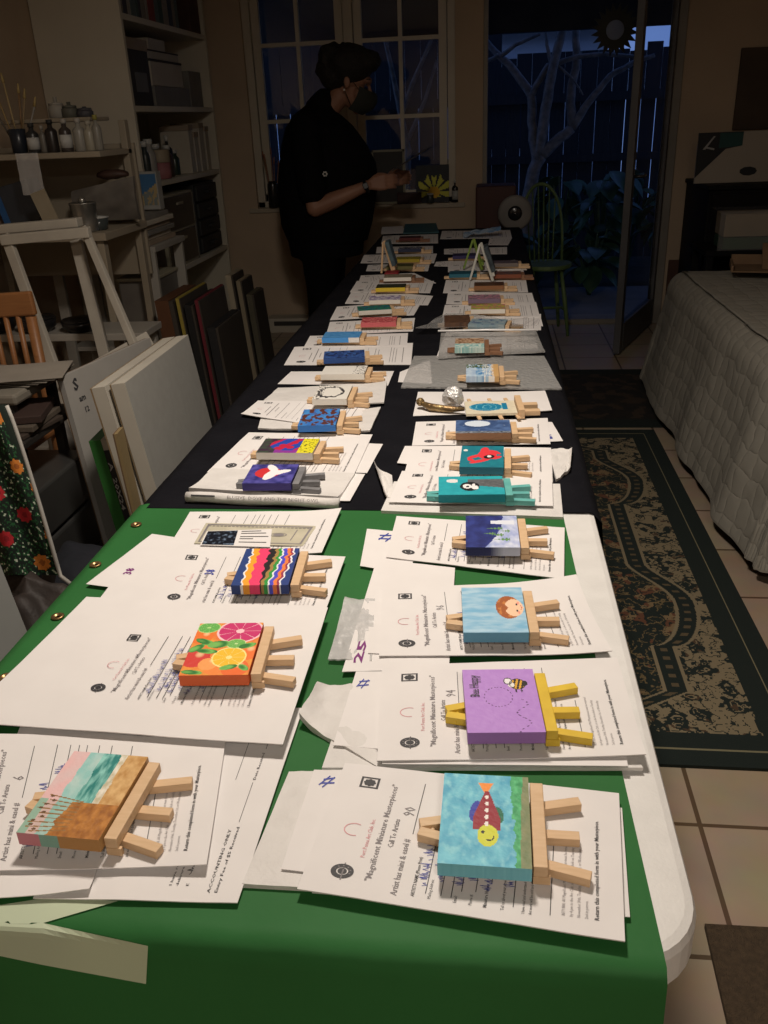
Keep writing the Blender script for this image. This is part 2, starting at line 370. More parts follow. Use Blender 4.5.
# leafy plants outside the door
leafm = mat('glossy_leaf', (.05, .11, .05), (.03, .07, .04), 9, .35)
def leafplant(cx, cy, h, nl, label, spread=.15, seed=0):
    R_ = random.Random(seed); t = thing('leafy_plant', label, 'plant', (cx, cy, -.06), group='shrubs below the fence')
    st = MB(); lf = MB()
    for k in range(nl):
        a = R_.random()*2*PI; r = spread*(.3+.7*R_.random()); hh = h*(.45+.55*R_.random())
        tip = Vector((r*math.cos(a), r*math.sin(a), hh)); st.tube([(0, 0, 0), tip*.6+Vector((0, 0, hh*.15)), tip], .006, 5)
        L = .16+.12*R_.random(); wdt = L*.36; d = Vector((math.cos(a+R_.uniform(-.6, .6)), math.sin(a), R_.uniform(-.9, .1))).normalized(); sd = d.cross(Vector((0, 0, 1))).normalized(); up = sd.cross(d)
        def lfn(u, v, tip=tip, d=d, sd=sd, up=up, L=L, wdt=wdt):
            wv = math.sin(PI*min(1, u*.97+.03))**.8*wdt; x_ = (v-.5)*2
            return tip+d*(u*L)+sd*(x_*wv)+up*(abs(x_)*wv*.35-u*u*L*.25)
        lf.slab(lfn, 6, 4, .0015)
    st.build('stem', leafm, t); lf.build('foliage', leafm, t, True)
for k, (px_, py_, Y_, h_) in enumerate([(600, 250, 8.0, .95), (592, 250, 7.25, .55), (560, 250, 8.8, .85), (628, 255, 8.7, .9), (668, 250, 8.0, .8), (536, 250, 7.7, .5), (492, 250, 7.4, .6)]):
    c_ = at(px_, py_, Y=Y_)
    leafplant(c_.x, Y_, h_, 26, ['broad-leaved plant in the middle of the doorway', 'low leafy plant right of the green chair back', 'leafy plant growing against the fence behind the chair', 'tall leafy plant left of the open door leaf', 'leafy plant seen through the open door leaf', 'small leafy plant behind the chair spindles', 'leafy plant at the left jamb of the doorway'][k], seed=k)
# sunburst ornament under the porch beam
so = at(615, 30, Y=7.0)
sb = thing('sunburst_ornament', 'round dark sunburst ornament with a pale disc hanging in the doorway', 'ornament', tuple(so))
rr = MB(); T = Matrix.Rotation(PI/2, 4, 'X')
prof = 40; ring = []
for k in range(prof):
    a = 2*PI*k/prof; rad = .165 if k % 2 else .115
    ring.append(((rad*math.cos(a)), 0, rad*math.sin(a)))
inn = [(.062*math.cos(2*PI*k/prof), 0, .062*math.sin(2*PI*k/prof)) for k in range(prof)]
vs = [(x_, -.01, z_) for x_, _, z_ in ring+inn]+[(x_, .012, z_) for x_, _, z_ in ring+inn]; fs = []
for k in range(prof):
    j = (k+1) % prof; fs += [(k, j, prof+j, prof+k), (2*prof+j, 2*prof+k, 3*prof+k, 3*prof+j), (j, k, 2*prof+k, 2*prof+j), (prof+k, prof+j, 3*prof+j, 3*prof+k)]
rr.add(vs, fs).build('ray_rim', mat('aged_brass', (.05, .04, .015), (.03, .025, .01), 10, .5), sb)
MB().lathe([(.06, -.006), (.066, 0), (.06, .006)], n=24, T=T).build('disc', mat('silvered_disc', (.35, .38, .42), rough=.35), sb)
MB().tube([(0, 0, .1), (0, 0, 2.5-so.z)], .002, 5).build('cord', prm, sb)
# ================================================================ TABLES AND CLOTHS
TZ = .74; X0, X1, Y0 = -.60, .181, .487
plast = mat('white_plastic', (.76, .75, .73), (.71, .70, .68), 30, .5, .08, 300)
legm = mat('grey_tube', (.25, .25, .25), rough=.4, metal=.6)
def table(y0, y1, label):
    t = thing('folding_table', label, 'table', ((X0+X1)/2, (y0+y1)/2, 0), group='folding tables end to end')
    hx = (X1-X0)/2; hy = (y1-y0)/2; r = .068; out = []
    for cx_, cy_, a0 in ((hx-r, hy-r, 0), (-hx+r, hy-r, 90), (-hx+r, -hy+r, 180), (hx-r, -hy+r, 270)):
        for k in range(9): a = math.radians(a0+k*90/8); out.append((cx_, cy_, math.cos(a), math.sin(a)))
    prof_ = [(r-.010, TZ), (r-.003, TZ-.002), (r, TZ-.009), (r, TZ-.040), (r-.004, TZ-.047), (r-.015, TZ-.047)]
    mb = MB(); N = len(out); vs = []
    for rad, z in prof_: vs += [(a+rad*c_, b_+rad*s_, z) for a, b_, c_, s_ in out]
    fs = [tuple(range(N))]+[(i*N+k, (i+1)*N+k, (i+1)*N+(k+1) % N, i*N+(k+1) % N) for i in range(len(prof_)-1) for k in range(N)]+[tuple(reversed(range((len(prof_)-1)*N, len(prof_)*N)))]
    mb.add(vs, fs).build('tabletop', plast, t, False)
    for sy in (-1, 1):
        for sx in (-1, 1):
            MB().tube([(sx*.26, sy*(hy-.28), TZ-.047), (sx*.26, sy*(hy-.28), .10), (sx*.33, sy*(hy-.28), .024)], .013, 10).build('leg', legm, t, True)
        MB().tube([(-.26, sy*(hy-.28), .12), (.26, sy*(hy-.28), .12)], .010, 8).build('crossbar', legm, t, True)
table(Y0, 2.93, 'white plastic folding table, near one under the green banner')
table(2.94, 5.30, 'white plastic folding table, far one wholly under the black cloth')
ZG = .7425
grn = mat('green_banner_cloth', (.030, .150, .040), (.024, .125, .032), 5, .6, .10, 30, spec=.2)
blk = mat('black_cloth', (.0075, .0075, .010), (.010, .010, .013), 12, .95, .2, 80, spec=.08)
def drape(x_in0, x_in1, dl_, dr_, y_in0, y_in1, dn, df, z, nx, ny, wob, xr=None):
    """cloth over the table: inner rectangle flat, dl/dr/dn/df hanging lengths"""
    def f(u, v):
        s = (x_in0-dl_)+(x_in1+dr_-x_in0+dl_)*u; t = (y_in0-dn)+(y_in1+df-y_in0+dn)*v
        x_ = min(max(s, x_in0), x_in1); y_ = min(max(t, y_in0), y_in1); zz = z; R_ = .006
        hx = max(x_in0-s, s-x_in1, 0); hy = max(y_in0-t, t-y_in1, 0)
        sx = -1 if s < x_in0 else 1; sy = -1 if t < y_in0 else 1
        h = math.hypot(hx, hy) if hx and hy else hx+hy
        if hx: x_ += sx*(min(hx, R_)+wob*max(0, fbm(t*5, 3.1)+.35)*min(1, hx/.15)+.02*hx)
        if hy: y_ += sy*(min(hy, R_)+wob*max(0, fbm(s*5, 8.1)+.35)*min(1, hy/.25)+.05*hy)
        if h: zz = z-max(0, h-R_*.5)
        else: zz = z+.0010*max(0, fbm(s*7, t*7))
        if xr and not hx and s > xr(y_)[0]: pass
        return Vector((x_, y_, max(zz, .01)))
    return f
def banner_right(y): # right edge of the banner runs slightly askew
    a = at(563, 515, Z=ZG); b_ = at(655, 915, Z=ZG); t = (y-a.y)/(b_.y-a.y); return a.x+(b_.x-a.x)*t
f0 = drape(-.605, .10, .55, .0, .480, 1.345, .62, 0, ZG, 1, 1, .03)
def fgreen(u, v):
    p = f0(u, v)
    if p.x > -.6: p.x = -.605+(p.x+.605)/.705*(banner_right(max(.49, p.y))+.605)
    return p
cl = MB(); cl.slab(fgreen, 90, 110, .0008, nrm=Vector((0, 0, -1)))
ban = cl.build('banner', grn, None, True); tag(ban, 'green vinyl banner with a cream letter laid over the near end of the table', 'banner')
cream = mat('cream_letter_vinyl', (.52, .60, .42), (.48, .55, .40), 8, .5)
# cream letter: a bent bar running over the table edge and down the front
lt_ = MB()
_bs = [-.3, .55]
def onb(x, y):
    def pr(s_, t_):
        p = f0((s_+1.155)/1.255, (t_+.14)/1.485); p = Vector((p.x, p.y-(.0014 if t_ < .48 else 0), p.z+.0014))
        c = ROT.T @ (np.array(p)-EYE); return p, CX+FPX*c[0]/-c[2], CY-FPX*c[1]/-c[2]
    q = at(x, y, Z=ZG); s_, t_ = max(q.x, -.7), min(max(q.y, .36), 1.0)
    for _ in range(25):
        p, X_, Y_ = pr(s_, t_); _, Xs, Ys = pr(s_+.002, t_); _, Xt, Yt = pr(s_, t_+.002)
        a, b_, c_, d = (Xs-X_)/.002, (Xt-X_)/.002, (Ys-Y_)/.002, (Yt-Y_)/.002; D = a*d-b_*c_
        if abs(D) < 1e-6: break
        ex, ey = x-X_, y-Y_; ds, dt = (d*ex-b_*ey)/D, (a*ey-c_*ex)/D
        s_ += max(-.04, min(.04, ds)); t_ += max(-.04, min(.04, dt))
    return pr(s_, t_)[0]
def onb_old(x, y):
    p = at(x, y, Z=ZG+.0012)
    if p.y >= .476: return p
    q = at(x, y, Y=.466); q.y -= .002+.055*max(0, ZG-q.z); return q
def strip(pl, pr, n_=10):
    vs = []; fs = []
    for i in range(len(pl)-1):
        for k in range(n_):
            for j in range(n_):
                def P2(a, b_):
                    l = (pl[i][0]*(1-a)+pl[i+1][0]*a, pl[i][1]*(1-a)+pl[i+1][1]*a); r_ = (pr[i][0]*(1-a)+pr[i+1][0]*a, pr[i][1]*(1-a)+pr[i+1][1]*a)
                    return onb(l[0]*(1-b_)+r_[0]*b_, l[1]*(1-b_)+r_[1]*b_)
                a0, a1, b0, b1 = k/n_, (k+1)/n_, j/n_, (j+1)/n_
                o = len(vs); vs += [P2(a0, b0), P2(a1, b0), P2(a1, b1), P2(a0, b1)]; fs.append((o, o+3, o+2, o+1))
    lt_.add(vs, fs)
strip([(-30, 912), (0, 905), (50, 897), (118, 901)], [(-30, 921), (0, 922), (30, 922.5), (43, 923)], 8)
strip([(-30, 921), (0, 922), (43, 923), (148, 946)], [(-30, 950), (0, 956), (43, 965), (146, 984)], 8)
lt_.build('printed_letter', cream, ban, label='cream printed letter stroke')
for x, y in ((134, 525), (93, 565), (55, 617), (3, 678)):
    p = at(x, y, Z=ZG+.001)
    MB().lathe([(.009, 0), (.009, .002), (.005, .0025), (.004, 0)], p.x+.004, p.y, p.z, 14).build('grommet', mat('brass_grommet', (.35, .22, .10), rough=.35, metal=.8), ban, True)
f1 = drape(-.607, .184, .62, .5, 1.325, 5.305, 0, .5, ZG+.0012, 1, 1, .035)
cl = MB(); cl.slab(f1, 60, 220, .0008); bc = cl.build('tablecloth', blk, None, True); tag(bc, 'black cloth hanging over both long sides of the table', 'tablecloth')
# ================================================================ PAPERS
paperm = mat('white_paper', (.79, .765, .755), (.765, .74, .73), 20, .7)
tissue = mat('white_tissue', (.72, .70, .68), (.67, .65, .63), 30, .6, .35, 40)
ink = mat('black_ink', (.05, .05, .055)); blue = mat('blue_pen_ink', (.06, .08, .38)); redp = mat('pink_print', (.75, .35, .38)); purp = mat('purple_pen_ink', (.22, .03, .20)); grey = mat('grey_ink', (.24, .22, .23))
INKS = [ink, blue, redp, purp, grey]
class Print:
    def __init__(s): s.q = []     # (mat, verts in inches (S,T), faces)
    def text(s, body, S, T, h, m=0, bold=0.0, fit=None):
        vs, fs, w_ = text_geo(body, bold); k = h/.72; kx = k if not fit else fit/w_
        s.q.append((m, [(S-v[1]*k, T+v[0]*kx) for v in vs], fs)); return s
    def poly(s, pts, m=0): s.q.append((m, pts, [tuple(range(len(pts)))])); return s
    def line(s, S, T0, T1, w_=.03, m=0):
        n_ = 12; pts = []
        for k in range(n_+1): T = T0+(T1-T0)*k/n_; pts += [(S-w_/2, T), (S+w_/2, T)]
        s.q.append((m, pts, [(2*k, 2*k+1, 2*k+3, 2*k+2) for k in range(n_)])); return s
    def scrawl(s, S, T0, T1, h=.2, m=1, seed=0, w_=.024):
        R_ = random.Random(seed); T = T0; P = []
        while T < T1:
            P.append((S-h*R_.uniform(.1, 1), T)); T += R_.uniform(.03, .09)
            P.append((S+h*R_.uniform(-.1, .25), T)); T += R_.uniform(-.02, .09)
            if R_.random() < .18: P.append(None); T += .12
        s.stroke(P, w_, m); return s
    def stroke(s, P, w_=.04, m=1):
        for a, b_ in zip(P, P[1:]):
            if a is None or b_ is None: continue
            dx, dy = b_[0]-a[0], b_[1]-a[1]; L = math.hypot(dx, dy) or 1; nx_, ny_ = -dy/L*w_/2, dx/L*w_/2; ex, ey = dx/L*w_*.3, dy/L*w_*.3
            s.q.append((m, [(a[0]+nx_-ex, a[1]+ny_-ey), (a[0]-nx_-ex, a[1]-ny_-ey), (b_[0]-nx_+ex, b_[1]-ny_+ey), (b_[0]+nx_+ex, b_[1]+ny_+ey)], [(0, 1, 2, 3)]))
        return s
    def ring(s, S, T, r0, r1, m=0, a0=0, a1=360, n_=28, sq=1):
        vs = []
        for k in range(n_+1):
            a = math.radians(a0+(a1-a0)*k/n_); vs += [(S-r0*math.sin(a)*sq, T+r0*math.cos(a)), (S-r1*math.sin(a)*sq, T+r1*math.cos(a))]
        s.q.append((m, vs, [(2*k, 2*k+1, 2*k+3, 2*k+2) for k in range(n_)])); return s
def head(P, simple=False):
    S, T = 1.3, 7.2; r = .38
    for a, b_, c_, d in ((-r, -r, -r+.09, r), (r-.09, -r, r, r), (-r, -r, r, -r+.09), (-r, r-.09, r, r)): P.poly([(S+a, T+b_), (S+c_, T+b_), (S+c_, T+d), (S+a, T+d)])
    if not simple:
        for k in range(8): P.ring(S+.17*math.cos(k*PI/4), T+.17*math.sin(k*PI/4), 0.001, .085, n_=8)
    P.ring(S, T, 0.001, .15, n_=10)
    P.ring(1.3, 3.9, .36, .40, 2, -30, 200)
    P.ring(1.35, 1.35, .001, .17, 0).ring(1.35, 1.35, .22, .42, 0)
    if not simple:
        for k in range(10): P.ring(1.35+.3*math.sin(k*.63), 1.35+.3*math.cos(k*.63), .001, .035, 4, n_=6)
        P.poly([(1.35, .85), (1.4, .85), (1.4, 1.85), (1.35, 1.85)], 4)
    return P
def form_print(num='', seed=0, hand=1):
    P = head(Print())
    P.text('Port Penna Art Club, Inc.', 1.98, 2.3, .17, 2, .004).text('"Magnificent Miniature Masterpieces"', 2.45, 1.0, .24, 4, .008, fit=6.3).text('Call To Artists', 2.9, 3.1, .22, 4, .008)
    P.text('Artist has mini & easel #', 3.45, .45, .24, 4, .008).line(3.5, 4.1, 7.6)
    if num: P.text(num, 3.38, 5.2, .46, 4)
    y = 4.05
    P.text("ARTIST'S NAME (Please Print)", y, .55, .13, 0, .012).line(4.42, .8, 7.7).text('Mailing Address:', 4.62, .55, .12, 0).line(4.95, .8, 7.7)
    P.line(5.3, .8, 7.7).text('Email:', 5.5, .55, .12, 0, .008).line(5.62, 1.2, 7.7).text('Phone #:', 6.02, .55, .12, 0, .008).line(6.1, 1.3, 7.7)
    P.text('Miniature Name:', 6.52, .55, .13, 0, .014).line(6.6, 1.9, 7.7).text('Tell us about your artwork:', 7.1, .55, .12, 0, .006).line(7.4, .8, 7.7)
    P.text('I have read and understand the rules and agree to the terms stated.', 7.78, .55, .11, 0, .008).text('Art work will be sold and displayed with other masterpieces.', 8.02, .55, .11, 0, .008)
    P.line(8.62, .7, 4.6)
    if hand:
        for k, S_ in enumerate((4.36, 4.9, 5.25, 5.58, 6.05, 6.55, 7.35)): P.scrawl(S_, 1.2+(k*.37) % .8, 5.0+(k*1.3) % 2.4, .36, 1, seed*13+k)
    P.text('RETURN: All Magnificent Mini Masterpieces must be returned', 9.1, .8, .115, 4).text('by 4 pm to the Art Club, or at the front desk on Tuesday,', 9.35, .8, .115, 4).text('November 30th, Tuesday, December 1st, or Wednesday', 9.6, .8, .115, 4).text('2nd in person.', 9.85, .8, .115, 4)
    P.text('Return this completed form in with your Masterpiece.', 10.2, .8, .15, 0, .014, fit=5.6)
    return P
def far_print(seed=0):
    P = head(Print(), True); R_ = random.Random(seed)
    for S_, T0, T1, w_ in ((1.95, 2.3, 5.3, .10), (2.4, 1.1, 7.1, .12), (2.8, 3.2, 5.2, .10), (3.4, .6, 7.4, .08), (4.0, .6, 3.2, .08), (4.4, .8, 7.6, .04), (5, .8, 7.6, .04), (5.5, .6, 1.6, .08), (6, .6, 2, .08), (6.5, .6, 2.2, .1), (7, .6, 7, .04), (7.7, .6, 6.5, .08), (8, .6, 6, .08), (9.1, .8, 6.8, .07), (9.35, .8, 6.6, .07), (9.6, .8, 6.2, .07), (10.2, .8, 6.6, .1)): P.line(S_, T0, T1, w_*.6, 4)
    return P
def sheet(name, label, q, lev, prt=None, th=.0007, m=None, amp=.0009, curl=None, group=None, seed=0, n_=(22, 16), pq=None, cat='sheet of paper', size=(11, 8.5)):
    z = ZG+.0045+lev*.0022
    TL, TR, BR, BL = [at(x, y, Z=z) for x, y in q]
    curl = curl or {}
    cs = {'TL': (0, 1), 'TR': (1, 1), 'BR': (1, 0), 'BL': (0, 0), 'B': (None, 0), 'T': (None, 1), 'L': (0, None), 'R': (1, None)}
    def f(s, t):
        p = (BL.lerp(BR, s)).lerp(TL.lerp(TR, s), t)
        dz = amp*(fbm(s*2.6+seed*3.3, t*2.6+seed)+.25)
        for k, h in curl.items():
            a, b_ = cs[k]; w_ = 1
            if a is not None and b_ is not None: d = math.hypot((s-a)*1.3, t-b_); w_ = max(0, 1-d/.6)**2
            elif a is None: w_ = max(0, 1-abs(t-b_)/.4)**2
            else: w_ = max(0, 1-abs(s-a)/.35)**2
            dz += h*w_
        return Vector((p.x, p.y, z+dz))
    mb = MB(); mb.slab(f, n_[0], n_[1], th, nrm=Vector((0, 0, -1)))
    o = mb.build(name, m or paperm, None, True); tag(o, label, cat, group)
    if prt:
        g = f
        if pq:
            a, b_, c_, d = [at(x, y, Z=z) for x, y in pq]
            g = lambda s, t: (d.lerp(c_, s)).lerp(a.lerp(b_, s), t)+Vector((0, 0, amp*.8))
        pb = MB()
        for mi, vs, fs in prt.q: pb.add([g(min(1, max(0, v[0]/size[0])), min(1, max(0, v[1]/size[1])))+Vector((0, 0, .0004)) for v in vs], fs, mi)
        pb.build('printed_text', INKS, o)
    return z
# ================================================================ MINI CANVASES AND EASELS
pine = wood('pale_pine', (.72, .50, .30), (.64, .43, .24), .55, (2, 14, 14), 16)
EW = dict(pine=pine, yellow=mat('yellow_easel_paint', (.78, .55, .05), (.70, .48, .04), 40, .45), teal=mat('turquoise_easel_paint', (.16, .50, .46), (.12, .42, .40), 40, .45),
          grey=mat('grey_easel_paint', (.24, .24, .25), (.18, .18, .19), 40, .5), green=mat('green_easel_paint', (.22, .33, .06), (.18, .28, .05), 40, .45), white=mat('white_easel_paint', (.62, .62, .57), (.55, .55, .5), 40, .45), brown=wood('brown_wood', (.30, .15, .08), (.22, .11, .06), .5))
paintm = painted('brushed_paint')
canvm = mat('raw_canvas_white', (.70, .68, .63), (.64, .62, .57), 60, .7)
def easel_flat(label, x, y, z, rz, A, B, m='pine', feet=True, left=True, group='mini easels lying flat'):
    t = thing('mini_easel', label, 'easel', (x, y, z), rz, group)
    h = .0090; w_ = .0104
    ax = -A/2-.020; fx = A/2+.012+.036
    for k, (fy, fx_, z0) in enumerate(((B*.40, fx, 0), (-B*.40, fx+.002, 0), (.0, fx-.004, .0002))):
        ay = (.0048, -.0048, 0)[k]; a0 = ax if k < 2 else ax+.03
        MB().beam((a0, ay, h/2+z0), (fx_, fy, h/2+z0), w_, h, bev=.0006).build('leg', EW[m], t)
    MB().box(A/2+.0015, A/2+.0135, -B*.45, B*.47, h+.0003, .0205, bev=.0008).build('canvas_ledge', EW[m], t)
    MB().box(A/2+.0015, A/2+.016, -B*.45, -B*.45+.004, .0005, h, bev=.0005).build('ledge_end', EW[m], t)
    if left: MB().tube([(ax+.012, -.013, h/2), (ax+.012, .013, h/2)], .0022, 8).build('hinge_pin', EW[m], t, True)
    return t
def canvas_flat(label, x, y, z, rz, A, B, paint=None, side=None, nres=40, th=.0142, group='mini canvases lying on easels', extra=None):
    t = thing('mini_canvas', label, 'painting', (x, y, z+.0094), rz, group)
    mb = MB(); nu = nres; nv = int(nres*B/A)
    r = .0012
    mb.grid(lambda u, v: Vector((-A/2+A*u, -B/2+B*v, th)), nu, nv, 0, lambda u, v: paint(u, 1-v))
    sc = side or (lambda u, v, e: paint(min(.99, max(.01, u)), min(.99, max(.01, 1-v))))
    n_ = max(10, nres//2)
    mb.grid(lambda u, v: Vector((-A/2+A*u, -B/2, th*v)), n_, 2, 0, lambda u, v: sc(u, 0, 'near'))
    mb.grid(lambda u, v: Vector((A/2-A*u, B/2, th*v)), n_, 2, 0, lambda u, v: sc(1-u, 1, 'far'))
    mb.grid(lambda u, v: Vector((A/2, -B/2+B*u, th*v)), n_, 2, 0, lambda u, v: sc(1, u, 'right'))
    mb.grid(lambda u, v: Vector((-A/2, B/2-B*u, th*v)), n_, 2, 0, lambda u, v: sc(0, 1-u, 'left'))
    mb.build('painted_canvas', paintm, t)
    MB().box(-A/2+.001, A/2-.001, -B/2+.001, B/2-.001, .0001, .001).build('canvas_back', canvm, t)
    return t
# ---- paintings: a runs left to right, b far to near, as the canvas lies
N = lambda a, b, s=6, z=0: fbm(a*s, b*s, z)
def p_fish(a, b):
    c = mix(srgb(120, 205, 225), srgb(70, 165, 200), .5+1.3*N(a, b, 7)); c = mix(c, srgb(165, 230, 235), 1.5*N(a, b, 10, 4))
    if a > .80+.08*N(a, b, 9, 2)+.03*(b > .5): c = mix(srgb(45, 150, 90), srgb(90, 195, 130), .5+1.5*N(a, b, 16, 3))
    if a > .93+.03*N(a, b, 4, 7)-.05*b: c = mix(srgb(150, 150, 110), srgb(110, 130, 90), .5+N(a, b, 9))
    if .10 < b < .23 and abs(a-.50) < (.23-b)*.62+.008: c = srgb(250, 150, 60)
    if ell(a, b, .385, .43, .06, .12, .25) < 1: c = srgb(45, 60, 170)
    if ell(a, b, .65, .46, .055, .09, -.3) < 1: c = srgb(20, 110, 80)
    bw = .02+.13*max(0, min(1, (b-.19)/.30)); 
    if .20 < b < .63 and abs(a-.515) < bw: c = srgb(150, 25, 45)
    if ell(a, b, .53, .69, .115, .115) < 1 and b > .575: c = srgb(215, 220, 60)
    for k in range(5):
        if ell(a, b, .515, .265+.075*k, .022, .020+.002*k) < 1: c = srgb(245, 240, 235)
    if ell(a, b, .475, .655, .02, .016) < 1: c = srgb(15, 15, 20)
    if abs(math.hypot(a-.545, (b-.70)*1.3)-.052) < .008 and b > .705+.3*(.545-a) and a > .51: c = srgb(20, 20, 20)
    return c
def p_bee(a, b):
    c = mix(srgb(190, 145, 220), srgb(180, 132, 212), .5+N(a, b, 12))
    if abs(ell(a, b, .46, .46, .19, .155)-1) < .06 and int((math.atan2(b-.46, a-.46)+4)*7) % 2: c = srgb(90, 55, 110)
    k = .62+.28*(a-.66)/.3+.06*math.sin(a*38)
    if a > .62 and b > .50 and abs(a-(.76+.08*math.sin((b-.5)*22))) < .011 and int(b*50) % 2: c = srgb(90, 55, 110)
    # bee
    if ell(a, b, .745, .255, .105, .085) < 1: c = srgb(225, 170, 40) if int((a+.3*b)*34) % 2 else srgb(30, 22, 20)
    if ell(a, b, .62, .205, .055, .05) < 1: c = srgb(240, 238, 240)
    if ell(a, b, .66, .27, .045, .04) < 1: c = srgb(235, 232, 225)
    if ell(a, b, .85, .245, .035, .045) < 1: c = srgb(30, 22, 20)
    if (abs(ell(a, b, .62, .205, .055, .05)-1) < .25) or (abs(ell(a, b, .745, .255, .105, .085)-1) < .12): c = srgb(30, 22, 28)
    if ell(a, b, .79, .365, .012, .03) < 1 or ell(a, b, .72, .365, .012, .03) < 1: c = srgb(30, 22, 28)
    return c
def p_boy(a, b):
    c = mix(srgb(120, 180, 215), srgb(175, 210, 230), .5+1.6*N(a*.5, b*2, 6)); 
    if ell(a, b, .74, .46, .20, .25) < 1: c = srgb(165, 90, 40) if N(a, b, 14) < .15 else srgb(200, 125, 60)
    if ell(a, b, .83, .47, .15, .19) < 1 and a > .70+.03*math.sin(b*30): c = srgb(245, 205, 170)
    if ell(a, b, .875, .40, .012, .025) < 1 or ell(a, b, .875, .54, .012, .025) < 1: c = srgb(60, 40, 50)
    if abs(ell(a, b, .92, .47, .03, .05)-1) < .3 and a > .93: c = srgb(205, 70, 70)
    if ell(a, b, .90, .37, .02, .03) < 1 or ell(a, b, .90, .58, .02, .03) < 1: c = srgb(245, 160, 140)
    return c
def p_trees(a, b):
    c = mix(srgb(22, 30, 95), srgb(45, 60, 140), .5+1.4*N(a, b, 5))
    if a > .72-.35*b*b+.06*N(a, b, 7): c = mix(srgb(215, 222, 240), srgb(150, 165, 215), .5+1.5*N(a, b, 6, 2))
    for ca, cb, L, w_ in ((.55, .42, .30, .06), (.45, .58, .22, .05), (.60, .62, .25, .07), (.75, .5, .2, .06), (.68, .76, .3, .07)):
        t = (a-(ca-L/2))/L
        if 0 < t < 1 and abs(b-cb) < w_*t*(.6+.4*math.sin(t*26)): c = mix(srgb(70, 120, 75), srgb(120, 160, 90), .5+N(a, b, 20))
    for ca, cb in ((.62, .22), (.8, .22)):
        if abs(b-cb) < .035*(1+a) and abs(a-ca) < .13: c = srgb(225, 230, 242)
    return c
def p_penguin(a, b):
    c = mix(srgb(25, 150, 165), srgb(40, 175, 185), .5+N(a, b, 6))
    if a > .45 and .18 < b < .50+.3*(a-.5): c = mix(srgb(70, 75, 80), srgb(110, 112, 115), .5+N(a, b, 14))
    if ell(a, b, .48, .56, .15, .24) < 1: c = srgb(15, 18, 22)
    if ell(a, b, .44, .55, .07, .12) < 1 or ell(a, b, .56, .62, .055, .10) < 1: c = srgb(240, 240, 240)
    if ell(a, b, .54, .50, .03, .09) < 1: c = srgb(235, 235, 235)
    if ell(a, b, .45, .57, .025, .05) < 1: c = srgb(10, 10, 10)
    if ell(a, b, .22, .25, .10, .10) < 1 and a < .3: c = srgb(225, 225, 225)
    return c
def p_octo(a, b):
    c = mix(srgb(15, 110, 130), srgb(20, 130, 145), .5+N(a, b, 6)); r_ = srgb(225, 55, 65)
    if ell(a, b, .62, .42, .22, .22) < 1: c = r_
    for k, (ca, cb, ra, rb, rot) in enumerate(((.35, .50, .22, .06, -.5), (.45, .72, .25, .06, -.4), (.55, .22, .10, .15, .2), (.80, .30, .15, .06, .6), (.84, .55, .12, .06, -.5), (.25, .68, .10, .06, .6))):
        if ell(a, b, ca, cb, ra, rb, rot) < 1: c = r_
    if ell(a, b, .66, .52, .13, .09, -.3) < 1: c = srgb(20, 15, 20)
    if ell(a, b, .66, .50, .05, .05) < 1: c = srgb(240, 235, 230)
    if ell(a, b, .10, .22, .05, .05) < 1: c = srgb(230, 230, 225)
    return c
def p_moon(a, b):
    c = mix(srgb(50, 75, 120), srgb(80, 110, 160), .5+1.5*N(a, b, 6))
    if ell(a, b, .42, .30, .36, .34) < 1: c = mix(c, srgb(35, 60, 105), .5)
    if ell(a, b, .40, .28, .24, .23) < 1: c = srgb(210, 222, 235)
    if N(a, b, 25, 3) > .38 and b > .4: c = srgb(200, 210, 225)
    if b > .85: c = mix(srgb(20, 25, 40), srgb(190, 200, 215), .3+N(a, b, 20))
    return c
def p_raft(a, b):
    c = mix(srgb(225, 218, 195), srgb(210, 200, 175), .5+N(a, b, 10))
    if ell(a, b, .42, .48, .34, .30) < 1: c = srgb(20, 125, 165) if abs(math.sin(math.hypot(a-.42, b-.48)*30+3*N(a, b, 5))) > .28 else srgb(120, 195, 210)
    if a > .74 and .2 < b < .7 and a < .84: c = srgb(20, 125, 165)
    return c
def p_beachbw(a, b):
    c = mix(srgb(60, 130, 190), srgb(190, 215, 230), .5+2*N(a, b, 6))
    if a < .3: c = mix(srgb(200, 215, 230), c, .4)
    if a > .78+.1*N(a, b, 9): c = srgb(205, 165, 110)
    if b < .3 and a < .7 and N(a, b, 14) > -.05: c = srgb(75, 95, 35)
    if .5 < a < .85 and N(a, b, 20, 5) > .05: c = srgb(235, 232, 225)
    return c
def p_shore(a, b):
    c = mix(srgb(120, 80, 50), srgb(200, 170, 140), .5+2*N(a, b, 9))
    if b > .55+.1*N(a, b, 6): c = mix(srgb(110, 175, 175), srgb(215, 225, 215), .5+2*N(a, b, 10))
    return c
